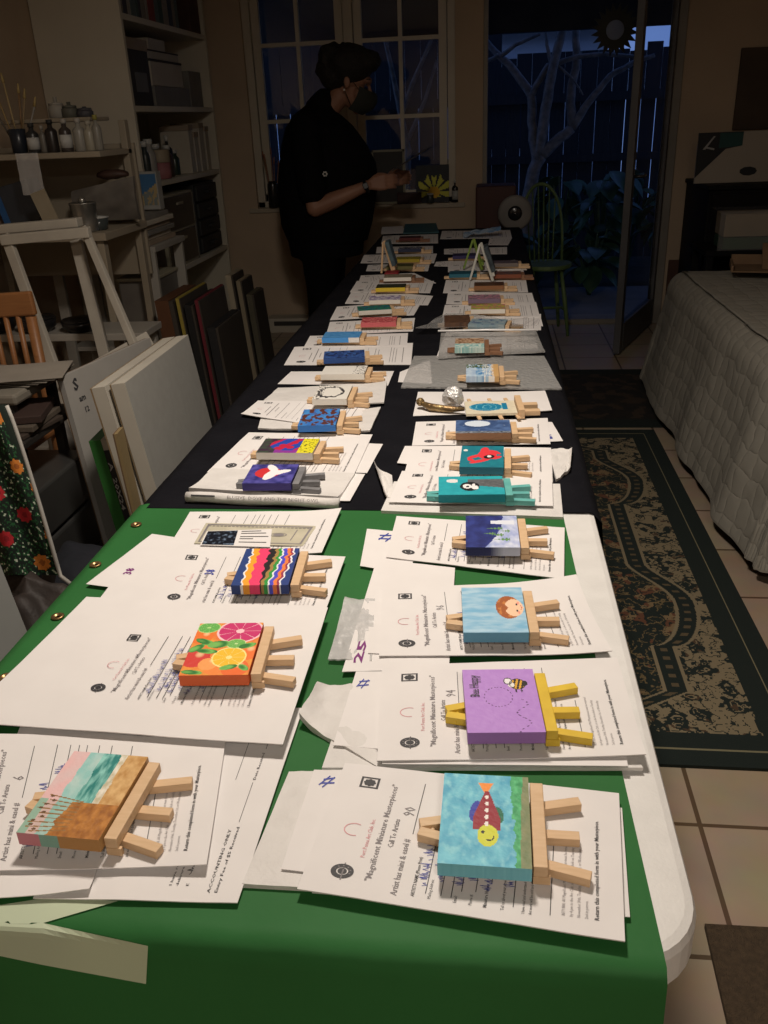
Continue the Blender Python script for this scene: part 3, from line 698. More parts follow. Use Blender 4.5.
def p_beach(a, b):
    k = a+.06*N(a, b, 5)
    if k < .22: c = mix(srgb(240, 185, 185), srgb(225, 200, 200), .5+N(a, b, 4))
    elif k < .42: c = mix(srgb(150, 205, 200), srgb(185, 215, 210), .5+2*N(a, b, 6))
    elif k < .66: c = mix(srgb(30, 130, 125), srgb(150, 215, 205), .4+2.2*N(a*2.2, b*.8, 7))
    elif k < .74: c = mix(srgb(240, 235, 220), srgb(200, 190, 160), .5+2*N(a, b, 12))
    else: c = mix(srgb(190, 140, 75), srgb(225, 185, 125), .5+1.6*N(a, b, 10))
    if b > .62 and a > .42-.2*(b-.6)+.1*N(a, b, 8): c = mix(srgb(150, 90, 25), srgb(195, 130, 55), .5+1.6*N(a, b, 11))
    elif b > .62 and a < .5 and k > .0: c = mix(c, srgb(120, 150, 115), .25)
    if a < .10 and b > .6: c = srgb(150, 185, 165)
    for j in range(9):
        b0 = .58+.047*j; L = .34+.05*math.sin(j*2.3)
        if .08+.05*math.sin(j*1.7) < a < .55 and abs(b-b0-.25*(a-.3)*(.5-j*.11)) < .006: c = srgb(150, 110, 60)
        if ell(a, b, .13+.05*math.sin(j*1.7), b0-.01, .028, .013) < 1: c = srgb(105, 75, 45)
    return c
def p_citrus(a, b):
    c = mix(srgb(235, 120, 50), srgb(240, 160, 60), .5+2*N(a, b, 6))
    for ca, cb, r_, col_ in ((.12, .28, .17, (240, 120, 40)), (.14, .68, .22, (215, 60, 50)), (.50, .84, .20, (245, 140, 60)), (.78, .88, .20, (240, 110, 40)), (.88, .58, .2, (245, 120, 45)), (.36, .80, .14, (248, 165, 90))):
        e = ell(a, b, ca, cb, r_, r_*.8)
        if e < 1: c = mix(srgb(*col_), srgb(255, 225, 170), .7*max(0, 1-ell(a, b, ca+.05, cb-.06, r_*.35, r_*.3)))
    for ca, cb, ra, rb, rim, fl in ((.68, .17, .36, .24, (250, 205, 210), (205, 40, 110)), (.64, .68, .26, .19, (250, 235, 150), (245, 195, 40)), (.17, .09, .18, .11, (185, 225, 140), (100, 180, 80)), (.68, .42, .15, .09, (200, 230, 160), (110, 185, 85))):
        e = ell(a, b, ca, cb, ra, rb)
        if e < 1:
            c = srgb(*rim)
            if e < .82: c = srgb(*fl); th_ = math.atan2((b-cb)/rb, (a-ca)/ra)
            if e < .82 and abs(math.sin(th_*4.5)) < .13: c = mix(srgb(*rim), srgb(*fl), .35)
            if e < .03: c = srgb(*rim)
    for ca, cb, ra, rb, rot in ((.20, .38, .17, .05, .35), (.10, .50, .12, .06, -.5), (.42, .43, .17, .07, -.1), (.28, .56, .16, .045, .1), (.86, .46, .13, .05, -.25), (.17, .945, .16, .04, .1), (.68, .86, .13, .045, -.2), (.90, .87, .09, .045, .5)):
        e = ell(a, b, ca, cb, ra, rb, rot)
        if e < 1: c = mix(srgb(35, 120, 45), srgb(120, 190, 90), .5+.5*math.sin(e*3+a*20))
    return c
def p_stripes(a, b):
    x_ = a+.018*math.sin(b*30)+.012*math.sin(b*53+a*9); cs = [(.13, (30, 60, 125)), (.16, (240, 240, 240)), (.27, (245, 165, 40)), (.46, (235, 60, 110)), (.58, (20, 16, 20)), (.64, (165, 130, 70)), (.70, (40, 150, 60)), (.73, (235, 235, 240)), (.80, (75, 75, 205)), (.86, (240, 130, 60)), (.90, (150, 40, 80)), (.93, (240, 240, 245)), (1.2, (35, 60, 130))]
    if b > .45: x_ = a+.14*(b-.45)*(1 if a > .5 else -.5)+.018*math.sin(b*30)
    for lim_, c in cs:
        if x_ < lim_: return srgb(*c)
    return srgb(35, 60, 130)
def p_dove(a, b):
    c = mix(srgb(35, 35, 110), srgb(85, 80, 165), .5+1.8*N(a, b, 6))
    if ell(a, b, .42, .45, .27, .27) < 1: c = srgb(205, 45, 50)
    if ell(a, b, .48, .22, .09, .22, -.5) < 1 or ell(a, b, .70, .40, .20, .09, -.4) < 1 or ell(a, b, .50, .55, .12, .28, .3) < 1 or ell(a, b, .58, .45, .16, .12) < 1: c = srgb(240, 238, 240)
    return c
def p_lady(a, b):
    if a > .72: c = srgb(225, 215, 40) if N(a, b, 18) < .16 else srgb(30, 30, 20)
    elif ell(a, b, .52, .42, .36, .42) < 1: c = srgb(30, 70, 170) if abs(math.sin(a*9+b*4)) > .55 else srgb(190, 25, 70)
    elif a < .3: c = mix(srgb(60, 25, 60), srgb(60, 80, 60), .5+2*N(a, b, 8))
    else: c = srgb(140, 50, 150)
    for ca, cb in ((.40, .5), (.55, .62), (.58, .30), (.34, .68)):
        if ell(a, b, ca, cb, .07, .10) < 1: c = srgb(190, 25, 60)
    return c
def blend(c1, c2, c3=None, s=7, th=0.1, z=0):
    def f(a, b):
        c = mix(srgb(*c1), srgb(*c2), .5+2*N(a, b, s, z))
        if c3 and N(a, b, s*1.3, z+9) > th: c = srgb(*c3)
        return c
    return f
def p_line(a, b):
    c = srgb(225, 222, 215)
    if abs(ell(a, b, .45, .5, .36, .36)-1+.8*N(a, b, 9)) < .22 or (a < .25 and N(a, b, 16, 2) > .08): c = srgb(60, 58, 60)
    return c
def p_line2(a, b): return srgb(70, 68, 70) if a > .72 and abs(N(a, b, 10)) < .04 else srgb(225, 222, 215)
def whites(u, v, e): return srgb(225, 220, 210)
SZ = dict(P=(.079, .110), L=(.110, .080))
def place(key, desc, cpx, lev, kind='P', rz=0, paint=None, side=None, easel='pine', nres=40, edesc=None, dy=.004, A=None):
    A_, B_ = SZ[kind] if A is None else A; zf = ZG+.0045+lev*.0022+.0016
    c = at(cpx[0], cpx[1], Z=zf+.0236); r = math.radians(rz)
    e = easel_flat(edesc or f'mini {"unpainted wooden" if easel == "pine" else easel+" painted"} easel under the {key} canvas', c.x, c.y+dy, zf, r, A_, B_, easel)
    cv = canvas_flat(desc, c.x, c.y+dy, zf, r, A_, B_, paint, side, nres)
    return c, zf, r
# ================================================================ WHAT LIES ON THE TABLE
G1, G2 = 'entry forms laid out on the table', 'loose sheets under the forms'
def cen(q): return (sum(p[0] for p in q)/4, sum(p[1] for p in q)/4)
def num_print(txt, S, T, h, m=1):
    P = Print()
    P.text(txt, S, T, h, m, .02)
    return P
# --- right column, nearest first
# fish
sheet('tissue_packet', 'white tissue wrapped packet left of the fish form', [(289, 772), (345, 770), (345, 890), (242, 884)], 0, None, .006, tissue, .002, group=None, seed=3, cat='packet')
sheet('paper_sheet', 'blank white sheet with a blue number sign beside the fish form', [(314, 770), (425, 772), (400, 884), (281, 869)], 1, Print().stroke([(1.3, 7.6), (2.3, 7.75), None, (1.25, 7.25), (2.4, 7.3), None, (1.0, 7.1), (1.8, 7.9), None, (1.4, 6.9), (2.3, 7.8)], .14), seed=4, group=G2)
sheet('paper_sheet', 'plain sheet sticking out to the right under the fish form', [(352, 782), (622, 808), (630, 917), (312, 893)], 0, None, seed=5, group=G2)
FS = [(345, 763), (619, 793), (625, 942), (297, 889)]
sheet('entry_form', 'printed entry form with number 90 under the fish canvas', FS, 2.5, form_print('90', 1), .0012, None, .0022, seed=6, group=G1, n_=(36, 24))
place('fish', 'turquoise canvas painted with a red and yellow fish beside green weed', cen([(445, 772), (529, 776), (531, 870), (436, 866)]), 2.6, 'P', -.5, p_fish, lambda u, v, e: mix(srgb(110, 190, 210), srgb(130, 205, 220), .5+N(u*5, v)) if e != 'right' else srgb(130, 140, 110), nres=88)
# bee
sheet('tissue_packet', 'crumpled white tissue bag left of the bee form', [(318, 690), (372, 684), (378, 768), (300, 722)], 0, None, .008, tissue, .007, {'L': .010}, seed=9, cat='packet')
sheet('tissue_packet', 'flat tissue packet lying beneath the bee form', [(345, 700), (600, 690), (643, 768), (322, 768)], 0, None, .004, tissue, .0015, seed=10, cat='packet')
sheet('paper_sheet', 'white sheet with a blue number sign beside the bee form', [(356, 672), (430, 670), (420, 752), (333, 745)], 1.6, Print().stroke([(1.0, 7.2), (2.4, 7.3), None, (1.0, 6.7), (2.4, 6.8), None, (.8, 6.6), (1.5, 7.5), None, (1.5, 6.4), (2.2, 7.4)], .16), seed=11, group=G2)
sheet('paper_sheet', 'plain sheet peeping out below the bee form', [(383, 690), (612, 682), (628, 766), (382, 764)], 2, None, seed=12, group=G2)
sheet('entry_form', 'printed entry form with number 94 under the Bee Happy canvas', [(382, 666), (617, 658), (646, 757), (377, 761)], 3, form_print('94', 2), .0012, None, .0018, {'BR': .004}, seed=13, group=G1, n_=(32, 22))
c, zf, r = place('lilac Bee Happy', 'lilac canvas lettered Bee Happy with a bee and a dotted flight line', cen([(461.5, 670), (533, 667), (546, 734), (466.6, 735)]), 3, 'P', 4.5, p_bee, lambda u, v, e: srgb(165, 120, 195), easel='yellow', nres=88)
_bee = [o for o in COL.objects if o.get('label', '').startswith('lilac')][0]
vs, fs, wt = text_geo('Bee Happy', .012); k = .039/wt
MB().add([(-.078/2+.078*.20-v[1]*k*1.6, .004+v[0]*k, .0153) for v in vs], fs).build('painted_lettering', ink, _bee, label='black hand lettering')
# boy
sheet('plastic_sleeve', 'clear crinkled plastic bag left of the boy form', [(345, 600), (375, 600), (372, 662), (328, 660)], .4, None, .002, mat('clear_plastic', (.72, .72, .72), (.64, .64, .64), rough=.3, bump=.6, bscale=60, alpha=.62), .008, seed=15, cat='plastic bag')
sheet('paper_sheet', 'folded white sheet marked 25 in purple pen', [(377, 559), (455, 568), (449, 668), (342, 672)], 1, Print().text('25', 3.2, .5, 1.7, 3, .03, fit=1.5), .001, None, .0015, seed=16, group=G2, n_=(14, 24), size=(20, 8.5))
sheet('paper_sheet', 'sheet sticking out left beneath the boy form', [(369, 601), (460, 601), (460, 656), (368, 653)], 1.7, None, seed=17, group=G2)
sheet('entry_form', 'printed entry form with a curled right corner under the boy canvas', [(382, 588), (576, 581), (612, 655), (379, 656)], 2.4, form_print('96', 3), .0012, None, .0018, {'TR': .010, 'BR': .006}, seed=18, group=G1, n_=(32, 22))
place('sky-blue boy portrait', 'sky blue canvas with a brown haired child face lying sideways', cen([(460, 588.7), (521.6, 588.7), (528.7, 632), (464, 633)]), 2.5, 'P', 3, p_boy, lambda u, v, e: srgb(105, 165, 200), nres=72)
# night trees
sheet('paper_sheet', 'white sheet with a blue number sign beside the snowy trees form', [(367, 529), (420, 533), (410, 574), (360, 566)], 0, Print().stroke([(3, 7.2), (6.2, 7.4), None, (2.9, 6.4), (6.4, 6.6), None, (2.9, 6.2), (4.6, 7.8), None, (4.4, 5.9), (6, 7.6)], .28), seed=20, group=G2)
sheet('entry_form', 'printed entry form under the snowy night trees canvas', [(396.6, 516), (564.6, 528), (564, 579), (386, 557)], 1, form_print('', 4), .0012, None, .0018, seed=21, group=G1, n_=(30, 20))
place('snowy night trees', 'navy canvas of green fir trees on snow at night', cen([(466, 517), (518, 517.6), (519.7, 546), (464, 547.6)]), 1.2, 'P', 1.5, p_trees, lambda u, v, e: mix(srgb(30, 35, 90), srgb(190, 195, 215), (u-.45)*4), nres=64)
# octopus (further) then penguin (overlaps it)
sheet('tissue_packet', 'crumpled white tissue right of the red octopus form', [(548, 449), (572, 451), (570, 471), (556, 480)], .3, None, .006, tissue, .008, {'R': .008}, seed=23, cat='packet')
sheet('paper_sheet', 'sheet edge showing left behind the octopus form', [(405, 446), (470, 446), (450, 468), (397, 463)], .6, None, seed=24, group=G2)
sheet('entry_form', 'printed entry form under the red octopus canvas', [(412, 446), (551, 448), (553, 482), (402, 482)], 1.2, form_print('', 5, 0), .0012, None, .0015, seed=25, group=G1)
place('red octopus', 'teal canvas with a bright red octopus like creature', cen([(463, 447), (505, 447), (502.7, 467), (458, 467)]), 1.3, 'P', -1, p_octo, lambda u, v, e: srgb(15, 105, 125), nres=60)
sheet('tissue_packet', 'thick white wrapped packet under the penguin form with an end flap', [(394, 482), (560, 484), (563, 517), (381, 511)], 0, None, .009, tissue, .002, seed=26, cat='packet')
sheet('tissue_packet', 'crumpled tissue flap left of the penguin form', [(374, 466), (392, 476), (394, 498), (384, 497)], .5, None, .003, tissue, .006, {'L': .012}, seed=27, cat='packet')
sheet('entry_form', 'printed entry form under the penguin canvas', [(402, 471), (552, 472), (553, 506), (388.6, 502)], 2.6, form_print('', 6, 0), .0012, None, .0015, seed=28, group=G1)
place('turquoise penguin', 'wide turquoise canvas with a black and white penguin', cen([(438, 478), (504, 475.4), (505, 494.6), (437, 496.6)]), 2.7, 'L', 3, p_penguin, lambda u, v, e: srgb(20, 145, 165), easel='teal', nres=64)
# moon
sheet('paper_sheet', 'second sheet sticking out right under the moon form', [(450, 421), (552, 422), (563, 441), (455, 446)], 0, Print().scrawl(10, 1, 2.6, .5, 1, 5, .12), seed=30, group=G2)
sheet('entry_form', 'printed entry form under the moonlit sea canvas', [(416, 422), (547.6, 418), (550.5, 444), (412, 445.5)], 1, form_print('', 7, 0), .001, None, .0012, seed=31, group=G1)
place('moonlit sea', 'slate blue canvas with a pale oval moon', cen([(455, 420), (511, 419), (512, 434), (454, 435)]), 1.2, 'L', 1.5, p_moon, lambda u, v, e: srgb(150, 110, 80), nres=60)
# raft
sheet('paper_sheet', 'white sheet under the stick-framed blue picture and foil ball', [(418, 392), (545, 392), (552, 411.5), (413, 416)], 0, None, .001, None, .0015, {'R': .003}, seed=33, group=G2)
zf = ZG+.009; c = at(490.5, 404, Z=zf+.02)
t = thing('stick_framed_picture', 'cream picture of a blue whirl framed with wooden craft sticks', 'painting', (c.x, c.y, zf), math.radians(4))
mb = MB(); mb.grid(lambda u, v: Vector((-.055+.11*u, -.045+.09*v, .013)), 60, 46, 0, lambda u, v: p_raft(u, 1-v)); mb.box(-.055, .055, -.045, .045, .008, .0128, c=srgb(215, 205, 180)); mb.build('picture_panel', paintm, t)
for xx in (-.038, .008, .045): MB().beam((xx+.012, -.062, .006), (xx-.006, .082, .006), .008, .004, bev=.0008).build('craft_stick', pine, t)
MB().box(.0565, .070, -.05, .055, .001, .022, bev=.001).build('ledge', pine, t)
for yy in (-.022, .024): MB().box(.0715, .105, yy-.009, yy+.009, .001, .012, bev=.001).build('foot', pine, t)
zs = ZG+.0085; c = at(452, 399, Z=zs+.02)
MBf = MB().ball((c.x+.002, c.y, zs+.024), .024, 18, wob=.22, seed=2)
tag(MBf.build('foil_ball', mat('crumpled_foil', (.8, .8, .8), (.7, .7, .7), 60, .35, .8, 90, metal=.45), None, False), 'crumpled silver foil ball beside the stick-framed picture', 'foil ball')
c2 = at(440, 405, Z=zs+.01)
mb = MB(); mb.tube([(c2.x-.045, c2.y+.012, zs+.012), (c2.x-.02, c2.y-.005, zs+.007), (c2.x+.02, c2.y-.018, zs+.006), (c2.x+.055, c2.y-.025, zs+.008)], [.005, .009, .008, .004], 8); mb.ball((c2.x-.045, c2.y+.014, zs+.013), .010, 8)
tag(mb.build('gilt_spoon', mat('dull_gilt', (.42, .30, .14), (.2, .12, .06), 40, .35, .3, metal=.7), None, True), 'small brownish gilt ornament left of the foil ball', 'ornament')
# bubble wrap pieces
bwm = bpy.data.materials.new('bubble_wrap'); bwm.use_nodes = True
n = bwm.node_tree; b = n.nodes['Principled BSDF']; b.inputs['Base Color'].default_value = (.62, .62, .61, 1); b.inputs['Transmission Weight'].default_value = .35; b.inputs['Roughness'].default_value = .3; b.inputs['Alpha'].default_value = .62
tc = n.nodes.new('ShaderNodeTexCoord'); vo = n.nodes.new('ShaderNodeTexVoronoi'); vo.inputs['Scale'].default_value = 95; n.links.new(tc.outputs['Object'], vo.inputs['Vector'])
bp = n.nodes.new('ShaderNodeBump'); bp.inputs['Strength'].default_value = .9; bp.inputs['Distance'].default_value = .004; bp.invert = True; n.links.new(vo.outputs['Distance'], bp.inputs['Height']); n.links.new(bp.outputs[0], b.inputs['Normal'])
sheet('paper_sheet', 'white sheet corner left of the bubble wrap', [(400, 372), (430, 360), (432, 384), (398, 382)], 0, None, seed=35, group=G2)
sheet('bubble_wrap', 'sheet of bubble wrap under the sandy beach canvas', [(414, 356), (544, 356), (562, 389), (401, 387)], 1, None, .004, bwm, .003, seed=36, cat='bubble wrap', n_=(40, 20))
place('sandy beach', 'small canvas of blue surf and sand on bubble wrap', cen([(465, 362.6), (498.5, 362), (500.7, 379), (465, 379)]), 3, 'P', 1, p_beachbw, nres=44)
sheet('bubble_wrap', 'bubble wrap with a folded sparkling edge under the brown shore canvas', [(441, 333), (536, 331), (545, 353), (438, 360)], 2.2, None, .004, bwm, .004, {'B': .006}, seed=37, cat='bubble wrap', n_=(40, 20))
sheet('paper_sheet', 'form partly seen through the upper bubble wrap', [(446, 332), (534, 332), (538, 350), (436, 358)], 1, far_print(3), seed=38, group=G1)
place('brown shore', 'brown and aqua shore canvas on bubble wrap', cen([(457, 335), (484, 335), (485, 351), (452, 352)]), 4.2, 'P', 1, p_shore, easel='brown', nres=40)
# cellophane bag and a white tube standing in for its highlight streak
cem = mat('clear_cellophane', (.55, .55, .55), (.6, .6, .6), rough=.12, spec=1.0, bump=.5, bscale=22, alpha=.36)
sheet('cellophane_bag', 'glossy clear cellophane bag with a straight painted highlight streak', [(446, 313), (484, 316), (537, 330), (415, 332)], 4, None, .0006, cem, .010, {'B': .010}, seed=40, cat='cellophane bag', n_=(30, 16))
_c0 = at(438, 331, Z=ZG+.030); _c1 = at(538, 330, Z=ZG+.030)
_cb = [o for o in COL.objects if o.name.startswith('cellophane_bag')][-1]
MB().tube([_c0, _c0.lerp(_c1, .5)+Vector((0, 0, .002)), _c1], .0030, 8).build('highlight_streak', mat('white_highlight', (.95, .95, .95), (.9, .9, .9), 10, .3, spec=1.0), _cb, True)
# --- left column
C_ = [(120, 700), (303, 708), (237.5, 903), (33, 898)]
Pc = Print().text('ACCOUNTING ONLY', 9.35, .3, .17, 0, .012).text('Entry Fee of $5 Received', 9.75, .3, .17, 0, .010).line(9.62, 2.9, 4.6).text('Date Received', 9.72, 4.7, .16, 0, .008).line(9.7, 6.2, 8).line(8.6, 4.7, 8).text('I have read the terms', 7.2, .5, .15, 0, .008).text('delivered artist', 7.55, .5, .15, 0, .008).text('E', 8.1, .5, .15, 0).scrawl(8.0, .9, 1.5, .25, 0, 3)
sheet('entry_form', 'form with the accounting lines showing beneath the beach forms', C_, 0, Pc, .001, None, .0012, seed=41, group=G1, n_=(26, 26))
sheet('paper_sheet', 'plain sheet with a curled corner at the near left', [(-60, 800), (104, 846), (90, 892), (-110, 905)], 1.2, None, .0008, None, .001, {'BR': .004}, seed=42, group=G2)
Pl = form_print('6', 8)
sheet('paper_sheet', 'plain sheet jutting up behind the near left form', [(22, 722), (138, 730), (120, 850), (-30, 860)], 2, None, .0008, None, .0015, seed=43, group=G2)
sheet('entry_form', 'printed entry form with number 6 under the beach canvas', [(-48, 733), (226, 738), (207, 867), (-88, 872)], 3, Pl, .0010, None, .0015, {'BR': .003}, seed=44, group=G1, n_=(36, 24))
c, zf, r = place('beach', 'canvas of a pink sky, teal sea and brown sea oats on sand', cen([(72, 755.4), (146, 761), (101, 836), (16, 830)]), 3.3, 'P', -2.5, p_beach, lambda u, v, e: (srgb(205, 130, 140) if u < .28 else srgb(130, 175, 160) if u < .5 else srgb(185, 135, 75)) if e == 'near' else srgb(195, 150, 95), nres=96)
# citrus on its oversized sheet
sheet('entry_form', 'oversized white form sheet under the citrus canvas', [(86.6, 598), (328, 608.5), (283, 745), (-40, 722)], 6.3, form_print('', 9, 1), .0012, None, .0024, {'T': .001}, seed=45, group=G1, n_=(36, 26), pq=[(123, 628), (284, 636), (262, 718), (66, 700)])
place('citrus', 'canvas of cut limes, lemon and pink grapefruit with leaves', cen([(199.6, 625), (260.4, 624.4), (249, 674.6), (179, 675)]), 6.8, 'P', 4.5, p_citrus, lambda u, v, e: srgb(215, 95, 40), nres=96)
# stripes
sheet('paper_sheet', 'wide blank sheet back left of the striped canvas', [(152, 534), (250, 548), (200, 600), (86, 584)], .6, None, seed=47, group=G2)
sheet('paper_sheet', 'sheet marked 38 in purple pen', [(131, 558), (220, 556), (190, 610), (100, 598)], 1.6, Print().text('38', 1.5, 4.8, 1.0, 3, .03), seed=48, group=G2)
Ps = form_print('', 10).text('38', 3.2, 4.6, .6, 1, .03)
sheet('entry_form', 'printed entry form under the striped canvas', [(176, 549), (345.5, 557), (325, 612), (148, 606)], 2.6, Ps, .001, None, .0015, seed=49, group=G1, n_=(30, 20))
place('striped', 'canvas of wavy bright stripes with a black centre', cen([(247, 547), (299.6, 547), (287.5, 587), (229, 588.6)]), 2.7, 'P', 3.5, p_stripes, lambda u, v, e: mix(p_stripes(u, .95), (.01, .01, .02), .15), nres=88)
# dollar bill
sheet('entry_form', 'printed entry form under the banknote', [(190, 512), (341.7, 511), (322, 556), (168, 548)], 0, form_print('', 11, 0), .001, None, .0015, {'R': .006}, seed=50, group=G1, n_=(30, 20))
Pb = Print()
for T in (.35, 8.1): Pb.line(T, .2, 8.3, .1, 4)
for S_ in (.5, 10.5): Pb.line(S_, .3, 8.2, .12, 4)
Pb.q = []
for a0, b0, a1, b1 in ((.3, .6, 10.7, .9), (.3, 7.6, 10.7, 8.0), (.3, .6, .5, 8), (10.5, .6, 10.7, 8)): Pb.poly([(a0, b0), (a1, b0), (a1, b1), (a0, b1)], 4)
Pb.ring(7.9, 4.2, .001, .55, 4, sq=1).ring(7.9, 4.2, .7, .8, 4)
for k in range(26): Pb.ring(.6+k*.39, 7.2, .05, .16, 4, n_=8)
Pb.line(9.4, 2, 6.5, .1, 4)
billm = mat('banknote_paper', (.56, .52, .40), (.48, .45, .34), 30, .7)
sheet('banknote', 'folded banknote lying on the entry form behind the striped canvas', [(206, 523), (317, 526), (303, 546), (194, 543.5)], 1.3, Pb, .0006, billm, .001, seed=51, cat='banknote')
z = ZG+.0045+2*.0022
cd = thing('visiting_card', 'white printed card with a dark photo end lying on the banknote', 'card', (0, 0, 0))
TL, TR, BR, BL = [at(x, y, Z=z) for x, y in ((207, 531), (272, 529), (270, 547), (200, 545))]
g = lambda s, t: BL.lerp(BR, s).lerp(TL.lerp(TR, s), t)
cd.location = BL
MB().slab(lambda s, t: g(s, t)-BL, 2, 2, .0005).build('card_stock', paperm, cd)
MB().grid(lambda s, t: g(.02+s*.46, .04+t*.92)-BL+Vector((0, 0, .0004)), 30, 20, 0, lambda s, t: mix((.01, .012, .02), (.20, .28, .40), 3*N(s, t, 7)-.2)).build('printed_photo', painted('glossy_print', .3, 0), cd)
pb = MB()
for k, S_ in enumerate((.62, .70, .86)): pb.add([(g(S_+dx, .12+dy)-BL+Vector((0, 0, .0005))) for dx, dy in ((0, 0), (.025, 0), (.025, .5+.2*(k % 2)), (0, .5+.2*(k % 2)))], [(0, 1, 2, 3)])
for k, T in enumerate((.88, .75, .55, .42, .22)): pb.add([(g(.54+dx, T+dy)-BL+Vector((0, 0, .0005))) for dx, dy in ((0, 0), ((.30, .38, .42, .2, .4)[k], 0), ((.30, .38, .42, .2, .4)[k], .035), (0, .035))], [(0, 1, 2, 3)])
pb.f = pb.f[3:]; pb.m = pb.m[3:]; pb.c = pb.c[3:]
pb.build('printed_text', ink, cd)
# ladybird, then dove sleeve over it
sheet('paper_sheet', 'sheet sticking out right under the ladybird form', [(300, 440), (383, 444), (367, 473), (290, 470)], 0, None, seed=53, group=G2)
sheet('entry_form', 'printed entry form under the ladybird canvas', [(248.8, 432.5), (372.6, 434.5), (353, 477), (207, 472)], 1, form_print('', 12, 0), .001, None, .0015, seed=54, group=G1)
place('ladybird', 'wide canvas with a red and blue ladybird and a yellow corner', cen([(266, 438), (320, 438), (311, 455), (255, 454)]), 1.4, 'L', -.5, p_lady, whites, nres=60)
sheet('paper_sheet', 'sheet corner showing right of the dove sleeve', [(300, 470), (365, 474), (350, 501), (300, 500)], .3, None, seed=55, group=G2)
Pd = Print().text('ELUSIVE DOVE AND THE NIGHT OWLS', 2.0, 1.0, .1, 4)
dz = sheet('rolled_poster', 'white folded poster sleeve under the dove canvas', [(212, 468.5), (355, 473), (338, 500), (189, 491)], 2, Print().line(7.5, 1, 1.2, .1, 4), .010, tissue, .002, {'B': .006}, seed=56, cat='poster')
_rp = [o for o in COL.objects if o.name.startswith('rolled_poster')][-1]
a_ = at(187, 497, Z=ZG+.010); b_ = at(339, 503, Z=ZG+.010)
MB().tube([a_.lerp(b_, k/12)+Vector((0, 0, .0015*math.sin(k))) for k in range(13)], .0095, 12).build('rolled_edge', tissue, _rp, True)
vs, fs, wt = text_geo('ELUSIVE  DOVE AND THE NIGHT OWL', .004); d_ = (b_-a_); L = d_.length; d_.normalize(); k = .6*L/wt; up_ = Vector((0, .55, .83)); nn = Vector((0, -.83, .55))
MB().add([a_+d_*(.28*L+v[0]*k)+up_*(v[1]*k*.8-.002)+nn*.0112 for v in vs], fs).build('handwritten_title', grey, _rp)
MB().add([a_+d_*(.04*L+dx*.16*L)+up_*(dy*.003)+nn*.0112 for dx, dy in ((0, 0), (1, 0), (1, 1), (0, 1))], [(0, 1, 2, 3)]).build('printed_line', ink, _rp)
place('white dove', 'violet canvas with a white dove over a red disc', cen([(253, 466), (302, 464.6), (289, 483), (238.7, 484)]), 3.3, 'P', 2, p_dove, lambda u, v, e: srgb(60, 50, 130), easel='grey', nres=60, A=(.086, .090))
# L4
sheet('paper_sheet', 'crinkled white bag under the brown and blue canvas', [(262, 414), (381, 409), (370, 433), (258, 428)], 0, None, .004, tissue, .004, {'R': .005}, seed=58, group=None, cat='packet')
sheet('entry_form', 'printed entry form under the brown and blue canvas', [(258, 400.5), (370, 402), (352, 430), (241, 415)], 1.4, far_print(1), .001, None, .0015, {'BL': .003}, seed=59, group=G1)
place('brown and blue', 'bright blue canvas with a brown speckled shape', cen([(304, 408.7), (340.7, 407.6), (335, 426.4), (296.4, 427.5)]), 1.6, 'P', 4, blend((50, 110, 190), (70, 140, 205), (90, 45, 35), 5, .02), lambda u, v, e: srgb(50, 120, 200), nres=40)
# L5, L6
sheet('tissue_packet', 'white tissue wrap under the black ink drawing canvas', [(278, 388), (387, 384), (384, 405), (262, 402)], 0, None, .003, tissue, .003, {'R': .006}, seed=60, cat='packet')
place('black ink drawing', 'white canvas with a black ink line drawing', cen([(319.6, 383), (354, 383), (345, 402), (311, 402)]), 1.6, 'P', 1, p_line, whites, nres=48)
sheet('paper_sheet', 'white folded sheet under the plain white canvas', [(291, 371.5), (394, 371), (388, 385.5), (277.6, 384)], 0, None, seed=61, group=G2)
place('plain white', 'nearly plain white canvas with a few black strokes', cen([(325, 367.7), (368, 367), (364, 373), (319.6, 374)]), .6, 'L', 1, p_line2, whites, nres=40)
